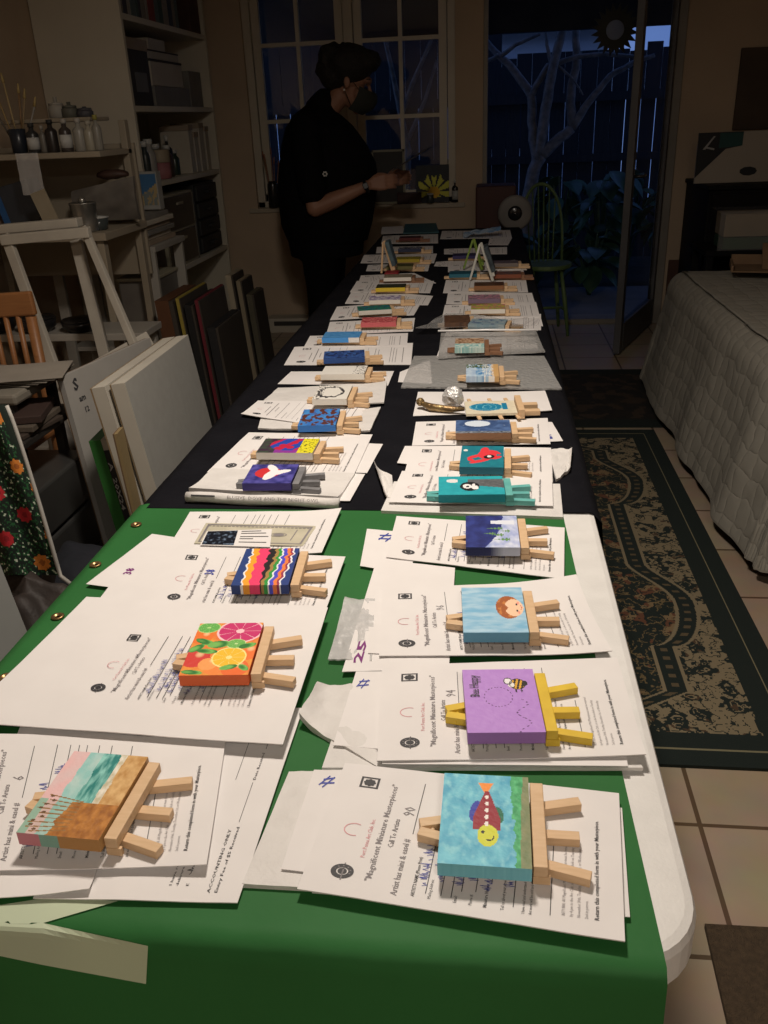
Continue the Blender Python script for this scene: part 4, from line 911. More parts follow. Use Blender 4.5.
# --- smaller, farther ones: (name, canvas centre, kind, rotation, painting, side, easel, label, form quad, form label)
FAR = [
 ('deep blue', (344, 354.5), 'L', 8, blend((35, 60, 125), (60, 100, 165), (20, 25, 60), 6, .1), lambda u, v, e: srgb(50, 85, 150), 'pine', 'deep blue canvas with dark swirls', [(294.6, 347), (413, 343), (411, 364.6), (284, 365)]),
 ('light blue', (342, 335), 'L', 1, blend((60, 130, 195), (90, 155, 210), None), lambda u, v, e: srgb(70, 145, 215) if u < .75 else srgb(225, 220, 215), 'pine', 'light blue canvas with a white end', [(310, 336), (408, 333), (407, 346), (304, 347)]),
 ('coral pink', (379, 320), 'L', 3, blend((190, 80, 90), (160, 50, 60), (220, 140, 130), 7), lambda u, v, e: srgb(205, 100, 105), 'pine', 'coral pink canvas with rosy sides', [(330, 322), (415, 318), (413, 331), (326, 335)]),
 ('teal and green', (374, 308), 'L', 12, blend((20, 105, 130), (40, 130, 80), (60, 60, 80), 6, .12), whites, 'pine', 'teal and green canvas with white sides tilted on its form', [(337, 306.7), (422, 301), (414, 315), (330, 320)]),
 ('purple bloom', (385, 298), 'L', 4, blend((200, 195, 210), (110, 80, 150), (225, 220, 225), 5, .1), whites, 'pine', 'white canvas with a purple bloom', [(353, 289), (433, 296), (428, 305), (345, 303.6)]),
 ('yellow fronted', (391, 286), 'L', 1, blend((30, 40, 35), (60, 60, 30), None), lambda u, v, e: srgb(220, 190, 50), 'pine', 'dark canvas with a yellow front edge', [(357, 281), (434, 281), (430, 293), (350, 292)]),
 ('cream edged', (398, 276), 'L', 1, blend((120, 110, 90), (150, 140, 120), None), whites, 'brown', 'small canvas with cream edges near the red block', [(361, 275.5), (414, 273), (436, 283), (358, 284)]),
 ('olive', (400, 265), 'L', 0, blend((90, 90, 40), (60, 60, 40), None), lambda u, v, e: srgb(110, 105, 60), 'pine', 'olive canvas behind the wooden standing easel', [(368, 265), (430, 263), (428, 271), (366, 271)]),
 ('yellow green', (408, 258), 'L', -1, blend((140, 140, 30), (190, 160, 40), (60, 70, 50)), lambda u, v, e: srgb(170, 150, 40), 'pine', 'yellow green canvas on a long form', [(364, 255), (437, 253.6), (434, 263), (360.5, 263)]),
 ('night blue', (410, 248), 'L', 0, blend((30, 40, 70), (210, 210, 215), (30, 40, 75), 5, 0), lambda u, v, e: srgb(35, 45, 75), 'pine', 'night blue canvas with a white patch', [(377, 247), (433, 246), (433, 253), (376, 253)]),
 ('dark red', (410, 237), 'L', 0, blend((80, 20, 25), (50, 20, 30), None), lambda u, v, e: srgb(90, 30, 30), 'brown', 'dark red canvas beside the teal folder', [(383, 236), (438, 234), (438, 243), (381, 244)]),
 ('yellow and flowers', (488, 307), 'L', 0, blend((200, 190, 60), (120, 150, 70), (200, 120, 120), 6, .05), whites, 'pine', 'canvas of yellow and pink flowers with white sides', [(445, 305), (536, 302), (540, 317), (442, 318)]),
 ('mauve roses', (484, 297), 'L', 2, blend((150, 110, 140), (90, 100, 90), (190, 130, 150), 6, .05), lambda u, v, e: srgb(120, 100, 120), 'pine', 'mauve and green flower canvas under a plastic wrap', [(448, 293), (532, 293), (535, 303), (446, 304)]),
 ('brown bark', (489, 284), 'L', 0, blend((60, 35, 20), (90, 55, 30), None), lambda u, v, e: srgb(140, 95, 60), 'pine', 'dark brown canvas in front of the white easel', [(446, 280), (526, 280), (528, 292), (443, 293)]),
 ('teal strip', (463, 272.5), 'L', 0, blend((20, 90, 110), (30, 70, 90), None), lambda u, v, e: srgb(30, 100, 120), 'pine', 'dark teal canvas between green easel legs', [(450, 272), (500, 272), (502, 279), (449, 280)]),
 ('rust', (507, 273), 'L', 0, blend((130, 60, 35), (50, 80, 80), None), lambda u, v, e: srgb(130, 70, 45), 'brown', 'rust coloured canvas right of the white easel', [(497, 269), (523, 269), (526, 280), (500, 281)]),
 ('indigo', (465, 254.5), 'L', 0, blend((35, 35, 80), (25, 25, 60), None), lambda u, v, e: srgb(45, 40, 90), 'pine', 'indigo canvas beside the green easel', [(436, 262), (476, 259), (478, 267), (434, 266)]),
 ('grey plum', (505, 262), 'L', 0, blend((110, 90, 100), (70, 70, 70), None), lambda u, v, e: srgb(120, 110, 105), 'pine', 'greyish plum canvas behind the white easel', [(448, 265), (515, 260), (521, 269), (448, 272)]),
 ('violet', (487, 246), 'L', 0, blend((60, 50, 110), (120, 90, 80), None), lambda u, v, e: srgb(60, 50, 110), 'brown', 'violet canvas under the blue glassy piece', [(444, 249), (507, 247), (507, 254), (444, 254)]),
]
k0 = 70
for i, (key, cpx, kind, rz, pf, sd, ez, lab, fq) in enumerate(FAR):
    sheet('entry_form', f'printed entry form under the {key} canvas', fq, .3*(i % 3), far_print(i), .0012, None, .0012, seed=k0+i, group=G1, n_=(14, 8))
    if key == 'violet' : continue
    place(key, lab, cpx, .3*(i % 3)+.2, kind, rz, pf, sd, ez, nres=28)
for i, (q, lab) in enumerate([([(442, 231), (510, 230), (512, 238), (440, 239)], 'sheet at the far right end of the table'), ([(382, 227), (403, 226), (405, 233), (381, 234)], 'sheet at the far left end beside the teal folder'),
        ([(512, 262), (524, 264), (527, 270), (508, 270)], 'small sheet right of the grey plum canvas'), ([(490, 237), (512, 238), (508, 245), (488, 245)], 'sheet under the blue glassy piece'), ([(535, 316), (541, 318), (543, 326), (470, 324)], 'sheet right of the cellophane bag'), ([(444, 316), (541, 314), (541, 330), (440, 331)], 'form lying inside the cellophane bag')]):
    sheet('paper_sheet', lab, q, .2, far_print(i) if i != 1 else None, .001, seed=100+i, group=G2, n_=(10, 6))
c = at(457, 319, Z=ZG+.02)
place('dull brown', 'brown canvas inside the cellophane bag', (457, 319), .4, 'P', 3, blend((100, 70, 50), (70, 50, 40), None), nres=24)
place('pale blue', 'pale blue canvas in the cellophane bag, right one', (488, 322), .4, 'L', -8, blend((120, 150, 165), (150, 165, 170), (30, 50, 120), 5, .2), nres=24)
_t = sheet('folder', 'dark teal folder at the far left end of the table', [(405, 224), (436, 223), (439, 232), (403, 233)], 3, None, .006, mat('teal_card', (.03, .11, .13), (.025, .09, .11)), .001, cat='folder')
c = at(392, 276, Z=ZG+.012); tag(MB().box(c.x-.028, c.x+.028, c.y-.03, c.y+.03, ZG+.006, ZG+.03, bev=.003).build('red_block', mat('red_lacquer', (.25, .01, .015))), 'small red block at the foot of the wooden standing easel', 'block')
c = at(482, 234, Z=ZG+.02)
mb = MB().slab(lambda u, v: Vector((c.x-.10+.2*u, c.y-.05+.1*v, ZG+.022+.035*fbm(u*3, v*3, 2)+.03*u)), 14, 8, .004)
tag(mb.build('glass_piece', mat('blue_glassy', (.10, .22, .42), (.35, .42, .5), 14, .2, .3)), 'crumpled bright blue and white glassy piece at the far right end', 'ornament')
# standing easels, seen from the side
def standing(label, apex, f_l, f_r, m, cvm, cvlab, hw=.045, canvas=True):
    z0 = ZG+.0085; L_ = at(*f_l, Z=z0); R2 = at(*f_r, Z=z0); Y_ = (L_.y+R2.y)/2; A_ = at(*apex, Y=Y_)
    t = thing('standing_easel', label, 'easel', (R2.x, Y_, z0), group='small easels standing on the table'); o = t.location
    ap = A_-o
    for s in (-1, 1): MB().beam(Vector((0, s*hw, .004)), ap+Vector((0, s*.008, 0)), .008, .008, bev=.0008).build('leg', EW[m], t)
    MB().beam(Vector((L_.x-R2.x, 0, .004)), ap-Vector((.004, 0, .004)), .008, .008, bev=.0008).build('leg', EW[m], t)
    d = ap.normalized(); ledge = d*.028; n_ = Vector((d.z, 0, -d.x)) if d.z > 0 else Vector((1, 0, 0))
    MB().beam(ledge+n_*.010+Vector((0, -hw, 0)), ledge+n_*.010+Vector((0, hw, 0)), .010, .014, side=d, bev=.0008).build('canvas_ledge', EW[m], t)
    if canvas:
        t2 = thing('mini_canvas', cvlab, 'painting', tuple(o+ledge+n_*.005), group='mini canvases on standing easels')
        a = d*.0085+n_*.001; H_ = .10; W_ = .04; Th = n_*.016
        MB().panel(a+Th+Vector((0, -W_, 0)), a+Th+Vector((0, W_, 0)), a+Th+d*H_+Vector((0, W_, 0)), a+Th+d*H_+Vector((0, -W_, 0)), .016).build('painted_canvas', cvm, t2)
dk = mat('dark_painted_canvas', (.02, .03, .04), (.05, .07, .08), 60, .5)
standing('pale wooden A-frame easel standing on the left papers', (384, 241), (381, 275), (395, 273), 'pine', mat('slate_painted_canvas', (.08, .13, .15), (.05, .08, .1), 60), 'slate blue canvas leaning on the pale wooden easel')
standing('white A-frame easel standing on the right papers', (481, 243), (470, 281), (493, 280), 'white', dk, 'dark canvas leaning on the white easel')
standing('light green A-frame easel behind the white easel', (473.7, 239), (464, 268), (482, 271), 'green', dk, 'dark canvas leaning on the green easel', canvas=False)
# ================================================================ FLOOR: RUGS AND MATS
def rugcol(u, v):
    # u across (0 = table side), v along (0 = near end); metres
    x_, y_ = u*1.02, v*2.27
    g = srgb(18, 30, 27); cr = srgb(126, 114, 90); e = min(x_, 1.02-x_, y_, 2.27-y_)
    if e < .105: return srgb(120, 115, 90) if .052 < e < .057 else g
    if e < .112: return g
    xm = x_-.51; ym = y_-1.135
    # guilloche border band around an ogee centre field
    wob = .035*math.sin(ym*9)+.05*abs(math.sin(ym*4.6))**6
    ph = ((ym+.18)/.95) % 1; bw = .235 if ph < .5 else (.235+.105*math.sin(PI*(ph-.5)/.5)**.45 if ph < .75 else .235+.105*math.sin(PI*(ph-.5)/.5)**1.5)
    d = abs(xm)-(bw if abs(ym) < .86 else bw-(abs(ym)-.86)*1.6)
    if abs(d) < .035:
        if abs(d) > .024: return cr
        return srgb(88, 76, 56) if ((ym+9)/.04) % 1 < .35 and abs(d) < .010 else g
    s = 20 if d > 0 else 17
    n1 = fbm(x_*s, y_*s, 1); n2 = fbm(x_*s*1.7+3, y_*s*1.7, 5); sc = abs(math.sin((n1*4+n2)*PI))
    if d > 0:   # outer cream field with dark scrolling leaves
        return mix(g, srgb(80, 60, 42), .8*(n2 > .2)) if (n1 > .04 and sc > .3) or abs(n2) < .03 else cr
    if n1 > .12 and sc > .25: return srgb(120, 100, 72) if n2 > -.05 else srgb(95, 60, 42)
    if abs(n2) < .03: return srgb(105, 90, 62)
    return g
rugm = painted('rug_pile', .95, .5, 500)
RX0, RX1, RY0, RY1 = -.26, .76, 1.58, 3.85
mb = MB(); mb.grid(lambda u, v: Vector((RX0+(RX1-RX0)*u, RY0+(RY1-RY0)*v, .009)), 330, 740, 0, rugcol)
mb.panel((RX0, RY0, .0088), (RX1, RY0, .0088), (RX1, RY1, .0088), (RX0, RY1, .0088), .008, 0, srgb(18, 30, 26))
tag(mb.build('patterned_rug', rugm), 'long dark green and cream floral rug on the tiles right of the table', 'rug')
def rug2(u, v):
    g = srgb(16, 26, 22); e = min(u*.95, .95-u*.95, v*.98, .98-v*.98)
    if e < .1: return g
    return srgb(55, 42, 30) if fbm(u*11, v*11, 4) > .08 else (srgb(30, 24, 18) if fbm(u*17, v*17, 8) > 0 else srgb(20, 18, 15))
mb = MB(); mb.grid(lambda u, v: Vector((.0+.95*u, 3.90+.98*v, .009)), 60, 60, 0, rug2); mb.panel((0, 3.9, .0088), (.95, 3.9, .0088), (.95, 4.88, .0088), (0, 4.88, .0088), .008, 0, srgb(18, 30, 26))
tag(mb.build('small_rug', rugm), 'small dark brown and green rug between the long rug and the doorway', 'rug')
mm = mat('brown_doormat', (.125, .085, .05), (.085, .058, .035), 90, .95, 1.0, 400)
tag(MB().panel((.40, 1.155, .012), (.385, .60, .012), (1.3, .58, .012), (1.3, 1.165, .012), .011).build('door_mat', mm), 'plain brown mat on the tiles at the near right corner', 'mat')
# ================================================================ QUILTED BED ON THE RIGHT
qm = bpy.data.materials.new('quilt_cotton'); qm.use_nodes = True
n = qm.node_tree; b = n.nodes['Principled BSDF']; b.inputs['Roughness'].default_value = .9
tc = n.nodes.new('ShaderNodeUVMap') if False else n.nodes.new('ShaderNodeAttribute')
tc.attribute_name = 'quv'
def nmath(op, a, b_=None):
    m_ = n.nodes.new('ShaderNodeMath'); m_.operation = op
    for i, q in enumerate((a, b_)):
        if q is None: continue
        if isinstance(q, (int, float)): m_.inputs[i].default_value = q
        else: n.links.new(q, m_.inputs[i])
    return m_.outputs[0]
nz = n.nodes.new('ShaderNodeTexNoise'); nz.inputs['Scale'].default_value = 9; n.links.new(tc.outputs['Vector'], nz.inputs['Vector'])
sp = n.nodes.new('ShaderNodeSeparateXYZ'); n.links.new(tc.outputs['Vector'], sp.inputs[0])
sx_ = nmath('ABSOLUTE', nmath('SINE', nmath('ADD', nmath('MULTIPLY', sp.outputs['X'], 40), nmath('MULTIPLY', nz.outputs['Fac'], 3))))
sy_ = nmath('ABSOLUTE', nmath('SINE', nmath('ADD', nmath('MULTIPLY', sp.outputs['Y'], 44), nmath('MULTIPLY', nz.outputs['Fac'], 4))))
hgt = nmath('POWER', nmath('MULTIPLY', sx_, sy_), .35)
bp = n.nodes.new('ShaderNodeBump'); bp.inputs['Strength'].default_value = .7; bp.inputs['Distance'].default_value = .006; n.links.new(hgt, bp.inputs['Height']); n.links.new(bp.outputs[0], b.inputs['Normal'])
r = n.nodes.new('ShaderNodeValToRGB'); r.color_ramp.elements[0].color = (.25, .235, .20, 1); r.color_ramp.elements[1].color = (.33, .31, .265, 1); n.links.new(nz.outputs['Fac'], r.inputs[0]); n.links.new(r.outputs[0], b.inputs['Base Color'])
bed = thing('bed', 'low bed covered in a pale quilted coverlet hanging to the floor', 'bed', (1.5, 3.45, 0))
BX0, BX1, BY0, BY1, BZ = .94, 2.4, 2.52, 4.50, .61
def qf(u, v):
    hang = .60; W_ = BX1-BX0; D_ = BY1-BY0
    s = -hang+(W_+2*hang)*u; t = -hang+(D_+2*hang)*v
    x_ = min(max(s, 0), W_); y_ = min(max(t, 0), D_); ox = s-x_; oy = t-y_
    h = max(abs(ox), abs(oy)) if ox and oy else abs(ox)+abs(oy); R_ = .09
    k = min(h, R_*1.5708)/R_; out = R_*math.sin(k); dn = R_*(1-math.cos(k))+max(0, h-R_*1.5708)
    dirx = (ox/abs(ox) if ox else 0); diry = (oy/abs(oy) if oy else 0)
    if ox and oy:
        m_ = math.hypot(ox, oy); dirx, diry = ox/m_, oy/m_
    per = (y_+oy) if ox else (x_+ox)
    fold = (.030*fbm(per*3.1, dn*.8, 2)+.014*math.sin(per*9+2*fbm(per*2, 0, 7)))*min(1, dn/.35)
    flare = .10*(dn/.55)**1.2
    return Vector((BX0+x_+dirx*(out-R_*.5+fold+flare)+.008*fbm(s*5, t*5), BY0+y_+diry*(out-R_*.5+fold*.7+flare*.8), max(.012, BZ-dn+.012*fbm(s*3, t*3)+.0)))
mb = MB(); mb.slab(qf, 150, 170, .008)
q = mb.build('quilt', qm, bed, True, off=bed.location)
ca = q.data.attributes.new('quv', 'FLOAT_VECTOR', 'POINT'); arr = []
for half in (0, 1):
    for j in range(171):
        for i in range(151):
            u = i/150 if half == 0 else 1-i/150
            arr += [u*2.67, j/170*3.18, 0]
arr += [0]*(3*len(q.data.vertices)-len(arr)); ca.data.foreach_set('vector', arr)
MB().box(BX0+.06, BX1-.05, BY0+.06, BY1-.05, .30, BZ-.03, bev=.04).build('mattress', mat('mattress_ticking', (.4, .38, .34)), bed, off=bed.location)
MB().box(BX0+.05, BX1-.05, BY0+.05, BY1-.05, .16, .30, bev=.01).build('bed_base', mat('dark_fabric_base', (.03, .03, .035)), bed, off=bed.location)
for x_ in (BX0+.12, BX1-.12):
    for y_ in (BY0+.12, BY1-.12): MB().box(x_-.03, x_+.03, y_-.03, y_+.03, 0, .16, bev=.004).build('leg', mat('dark_fabric_base', (.03, .03, .035)), bed, off=bed.location)
# things on the bed
kraft = mat('kraft_cardboard', (.20, .125, .07), (.16, .10, .055), 12, .8)
cz = BZ+.035
c = at(752, 268, Z=cz)
t = thing('cardboard_tray', 'flattened brown cardboard piece lying on the quilt', 'cardboard', (c.x+.12, c.y-.05, cz), math.radians(-12))
MB().box(-.22, .22, -.11, .11, 0, .006, bev=.001).box(-.22, .22, .104, .11, .004, .05, bev=.001).box(-.225, -.215, -.11, .11, .002, .03, bev=.001).build('cardboard_base', kraft, t)
T = Matrix.Translation((.04, .02, .05)) @ Matrix.Rotation(.5, 4, 'X')
MB().box(-.13, .2, -.09, .1, 0, .006, T=T, bev=.001).build('raised_flap', kraft, t)
# black cabinet against the far wall
blkp = mat('black_lacquer', (.006, .006, .007), (.009, .009, .009), 8, .6, spec=.15)
CBX, CBY = 1.255, 5.45
cab = thing('black_cabinet', 'low black cabinet against the far wall right of the doorway', 'cabinet', (1.9, 5.75, 0))
MB().box(CBX, 2.6, CBY, 6.08, .06, .90, bev=.006).build('carcass', blkp, cab, off=cab.location)
MB().box(CBX-.01, 2.62, CBY-.02, 6.08, .90, .925, bev=.004).build('cabinet_top', blkp, cab, off=cab.location)
for k in range(3):
    d_ = MB().box(CBX+.02+k*.46, CBX+.46+k*.46, CBY-.018, CBY-.001, .10, .88, bev=.003).build('door', blkp, cab, off=cab.location)
    MB().ball((CBX+.41+k*.46, CBY-.028, .55), .012, 8).build('knob', mat('dark_metal', (.1, .1, .1)), d_, True, off=cab.location)
MB().box(CBX+.04, 2.56, CBY+.04, 6.06, 0, .06).build('plinth', blkp, cab, off=cab.location)
# picture leaning on the cabinet
PY = 5.62
def PW(x, y): return at(x, y, Y=PY)
tl = PW(699, 133); pz0 = .926; wpic = .62
t = thing('landscape_poster', 'unframed grey and black picture with a teal patch leaning above the black cabinet', 'picture', (tl.x, PY, pz0))
hgt_ = tl.z-pz0
mb = MB(); mb.box(0, wpic, 0, .012, 0, hgt_).build('picture_board', mat('poster_grey', (.36, .32, .27), (.32, .285, .24), 3, .5), t)
wf_ = lambda pts, y_: [(x_, y_, z_) for x_, z_ in pts]+[(x_, y_+.0008, z_) for x_, z_ in pts]
def flat(pts, y_, name, m, lab=None):
    k = len(pts); o = MB().add(wf_(pts, y_), [tuple(range(k)), tuple(reversed(range(k, 2*k)))]+[(i, i+k, (i+1) % k+k, (i+1) % k) for i in range(k)]).build(name, m, t)
    if lab: o['label'] = lab
flat([(0, hgt_), (0, .03), (.16, hgt_-.09), (.25, hgt_-.075), (.25, hgt_)], -.0012, 'dark_corner', mat('poster_black', (.012, .014, .018)), 'black diagonal corner')
flat([(.12, hgt_-.005), (.12, hgt_-.085), (.25, hgt_-.075), (.25, hgt_-.005)], -.0022, 'teal_patch', mat('poster_teal', (.01, .06, .06)))
flat([(.085, hgt_-.02), (.095, hgt_-.02), (.045, hgt_-.09), (.03, hgt_-.09)], -.0022, 'white_mark', mat('poster_white', (.35, .35, .35)))
flat([(.05, hgt_-.075), (.095, hgt_-.085), (.095, hgt_-.095), (.05, hgt_-.085)], -.0030, 'white_mark', mat('poster_white', (.35, .35, .35)))
flat([(.27+.05*math.cos(a*.7)+.03, .06+.025*math.sin(a*.7)) for a in range(9)]+[(.40, .04), (.44, .11), (.36, .10)][:0], -.0022, 'dark_blot', mat('poster_black', (.012, .014, .018)))
# dark board on the wall
c = PW(740, 48); a0 = at(742, 48, Y=6.08); a1 = at(736, 130, Y=6.08)
tag(MB().box(a0.x, a0.x+.5, 6.07, 6.095, a1.z, a0.z, bev=.003).build('wall_panel', mat('dark_brown_board', (.07, .045, .028), (.055, .036, .022), 5)), 'dark brown board hanging on the far wall near the right edge', 'panel')
tag(MB().box(1.19, 1.205+.25, WY-.03, WY-.016, .0, .42, bev=.002).build('wall_tile_strip', mat('red_brown_tile', (.10, .045, .03), (.07, .03, .02), 12)), 'dark red-brown panel at the foot of the wall by the door jamb', 'panel')
# wrapped parcel
c0 = at(716, 248, Y=5.1); c1 = at(722, 212, Y=5.1)
t = thing('wrapped_canvas_pack', 'pack of canvases in glossy clear plastic standing behind the bed', 'package', (c0.x+.25, 5.11, 0))
st = mat('black_lacquer', (.012, .012, .013))
s2 = thing('side_stand', 'black stand behind the bed carrying the plastic wrapped pack', 'stand', (c0.x+.28, 5.19, 0))
MB().box(-.36, .5, -.2, .2, c0.z-.03, c0.z-.002, bev=.003).build('stand_top', st, s2)
for x_ in (-.33, .46):
    for y_ in (-.17, .17): MB().box(x_-.02, x_+.02, y_-.02, y_+.02, 0, c0.z-.03, bev=.002).build('leg', st, s2)
hh = c1.z-c0.z; t.location.z = c0.z
for k, (cc, nm) in enumerate(((mat('parcel_green', (.03, .08, .04)), 'lower_canvas'), (mat('parcel_beige', (.30, .24, .16)), 'upper_canvas'))):
    MB().box(-.24, .3, -.1, .1, k*hh*.35+.003, hh*(.34 if k == 0 else .98), bev=.003).build(nm, cc, t)
mb = MB(); mb.slab(lambda u, v: Vector((-.27+.6*u, -.115-.006*fbm(u*9, v*9), .0+(hh+.012)*v)), 20, 8, .0008, nrm=Vector((0, 1, 0)))
mb.slab(lambda u, v: Vector((-.27+.6*u, -.115+.23*v, hh+.012+.006*fbm(u*8, v*8, 3))), 20, 8, .0008)
mb.build('plastic_wrap', mat('thin_plastic_wrap', (.5, .5, .5), (.55, .55, .55), rough=.1, spec=1.0, bump=.5, bscale=22, alpha=.12), t, True)
# ================================================================ GREEN WINDSOR CHAIR
chm = mat('sage_green_paint', (.13, .20, .07), (.10, .16, .055), 12, .5)
ch = thing('spindle_chair', 'sage green hoop-back spindle chair in front of the doorway', 'chair', (.365, 5.86, 0), math.radians(8)); ch.scale = (.80, .80, 1)
ch['label'] = 'sage green hoop-back spindle chair in front of the doorway'
mb = MB(); out = []
for k in range(28): a = 2*PI*k/28; out.append((.205*math.cos(a)*(1+.06*math.cos(2*a)), .20*math.sin(a)*(1-.05*math.sin(a))))
vs = [(x_, y_, .425) for x_, y_ in out]+[(x_*1.02, y_*1.02, .435) for x_, y_ in out]+[(x_, y_, .452) for x_, y_ in out]+[(x_*.8, y_*.8, .446) for x_, y_ in out]
K = 28; fs = [tuple(reversed(range(K)))]+[(i*K+k, i*K+(k+1) % K, (i+1)*K+(k+1) % K, (i+1)*K+k) for i in range(3) for k in range(K)]+[tuple(range(3*K, 4*K))]
mb.add(vs, fs).build('seat', chm, ch)
for sx, sy in ((1, 1), (1, -1), (-1, 1), (-1, -1)):
    MB().tube([(sx*.11, sy*.11, .43), (sx*.145, sy*.15, .22), (sx*.175, sy*.185, 0)], [.013, .019, .012], 10).build('leg', chm, ch, True)
for sx in (-1, 1): MB().tube([(sx*.155, -.165, .16), (sx*.155, .165, .16)], .009, 8).build('stretcher', chm, ch, True)
MB().tube([(-.155, 0, .16), (.155, 0, .16)], .009, 8).build('stretcher', chm, ch, True)
hoop = []
for k in range(25):
    a = PI*k/24; hoop.append((-.175*math.cos(a), .165-.0+.10*math.sin(a), .44+.48*math.sin(a)**.55 if 0 < k < 24 else .44))
MB().tube(hoop, .012, 10).build('hoop', chm, ch, True)
for k in range(6):
    x_ = -.115+.046*k; z1 = .44+.48*(max(.02, 1-(x_/.175)**2)**.5)**.55-.01; s_ = max(0, 1-(x_/.175)**2)**.5
    MB().tube([(x_*.8, .15, .445), (x_, .165+.10*s_, z1)], .006, 8).build('spindle', chm, ch, True)
# wheel in front of a red-brown box behind the table end
t = thing('wheeled_cart', 'dark red-brown box cart with one pale round wheel beyond the table end', 'cart', (.02, 5.62, 0))
MB().box(-.10, .14, -.12, .14, .10, at(500, 186, Y=5.5).z, bev=.01).build('cart_box', mat('dark_red_paint', (.06, .018, .015), (.045, .014, .012), 6), t)
wc = at(515, 213, Y=5.45); o = Vector(wc)-t.location
T = Matrix.Translation(o) @ Matrix.Rotation(PI/2, 4, 'X')
wh = MB().lathe([(.045, .012), (.085, .016), (.098, .008), (.102, 0), (.098, -.008), (.085, -.012), (.04, -.012)], n=30, T=T).build('wheel', mat('pale_grey_rim', (.20, .19, .18), (.16, .155, .15), 10), t, True)
MB().lathe([(.042, .010), (.042, .018), (.030, .024), (.001, .026)], n=20, T=T).build('hub', mat('black_hub', (.015, .015, .018), rough=.2), wh, True)
MB().lathe([(.010, .024), (.009, .034), (.001, .036)], n=12, T=T).build('axle_cap', mat('chrome_cap', (.6, .6, .65), rough=.15, metal=1), wh, True)
MB().box(-.06, .10, -.1, .1, 0, .10, bev=.01).build('cart_foot', blkp, t)
MB().tube([(.08, -.1, at(515, 213, Y=5.45).z), o], .008, 8).build('axle', blkp, t)
# ================================================================ THINGS ON THE WINDOW SILL
def sill(x, y): return at(x, y, Y=WY-.03)
zs = wz0+.0015
def bottle(name, lab, cat, x, y, r, h, m, capm=None, capn='cap', neck=.35, labm=None, group=None):
    t = thing(name, lab, cat, (x, y, 0), 0, group)
    MB().lathe([(r*.96, 0), (r, .004), (r, h*.62), (r*.9, h*.68), (r*neck, h*.76), (r*neck, h*.88)], n=14).build('bottle_body', m, t, True)
    MB().lathe([(r*neck*1.25, h*.86), (r*neck*1.25, h), (r*neck*.6, h*1.0)], n=12).build(capn, capm or mat('white_cap', (.55, .55, .52)), t, True)
    if labm: MB().lathe([(r*1.02, h*.12), (r*1.02, h*.52)], n=14).build('bottle_label', labm, t, True)
    return t
def setz(t, z): t.location.z = z; return t
p = sill(455, 200); setz(bottle('small_bottle', 'small white-labelled dark bottle at the right end of the window sill', 'bottle', p.x, WY+.01, .022, .14, mat('dark_glass', (.02, .02, .02), rough=.15), labm=mat('pale_label', (.45, .45, .43))), zs)
p = sill(432, 180)
t = thing('flower_canvas', 'dark canvas painted with a large yellow flower on the window sill', 'painting', (p.x, WY+.025, zs))
def p_flower(a, b):
    th_ = math.atan2(b-.72, a-.55); rr_ = math.hypot(a-.55, (b-.72)*1.1)
    if rr_ < .17: return srgb(220, 170, 30)
    if rr_ < .50+.06*math.sin(th_*9) and b < .85 and math.sin(th_*11) > -.55: return srgb(205, 205, 70)
    return mix(srgb(20, 24, 34), srgb(30, 40, 50), .5+N(a, b, 6))
cw, chh = .22, .235
MB().grid(lambda u, v: Vector((-cw/2+cw*u, -.011, chh*v)), 40, 40, 0, lambda u, v: p_flower(u, 1-v)).box(-cw/2, cw/2, -.0108, .012, 0, chh, c=srgb(25, 28, 36)).build('painted_canvas', paintm, t)
p = sill(387, 160); z0 = sill(387, 180).z
t = thing('picture_stand', 'small thin pale frame standing on the window sill beside the hands', 'picture frame', (p.x, WY+.03, zs))
fz1 = sill(387, 150).z-zs
mb = MB(); mb.box(-.11, -.097, -.008, .008, 0, fz1).box(.097, .11, -.008, .008, 0, fz1).box(-.11, .11, -.008, .008, fz1-.013, fz1).box(-.11, .11, -.008, .008, 0, .013)
mb.build('frame_rim', mat('pale_frame', (.30, .28, .20)), t); MB().box(-.097, .097, -.002, .004, .013, fz1-.013).build('backing_board', mat('dark_board', (.04, .038, .036)), t)
p = sill(430, 193)
t = thing('glass_jar', 'short glass jar with a pale lid on the window sill', 'jar', (p.x+.0, WY-.02, zs)); MB().lathe([(.022, 0), (.024, .004), (.024, .05), (.02, .055)], n=14).build('jar_body', mat('smoky_glass', (.05, .06, .06), rough=.1), t, True); MB().lathe([(.022, .052), (.022, .062), (.01, .064)], n=14).build('lid', mat('white_cap', (.55, .55, .52)), t, True)
t = thing('dark_box', 'low dark red box on the window sill below the hands', 'box', (p.x-.13, WY+.0, zs)); MB().box(-.09, .07, -.02, .03, 0, .06, bev=.003).build('box_body', mat('dark_red_box', (.05, .02, .02)), t); MB().box(-.092, .072, -.022, .032, .058, .07, bev=.003).build('box_lid', mat('dark_red_box', (.05, .02, .02)), t)
# jar of brushes at left of the window
p = sill(272, 190)
t = thing('brush_jar', 'tall dark jar of brushes at the left end of the window sill', 'jar', (p.x, WY-.0, zs))
MB().lathe([(.035, 0), (.038, .01), (.036, .15), (.03, .17)], n=16).build('jar_body', mat('dark_glass', (.02, .02, .02)), t, True)
for k in range(5):
    a = k*1.25; b_ = MB().tube([(.01*math.cos(a), .01*math.sin(a), .02), (.05*math.cos(a), .03*math.sin(a), .26+.02*k)], .004, 6).build('brush_handle', EW['brown'], t, True)
    MB().tube([(.05*math.cos(a), .03*math.sin(a), .26+.02*k), (.056*math.cos(a), .034*math.sin(a), .30+.02*k)], [.006, .003], 6).build('bristles', mat('copper_bristle', (.35, .13, .07), rough=.4), b_, True)
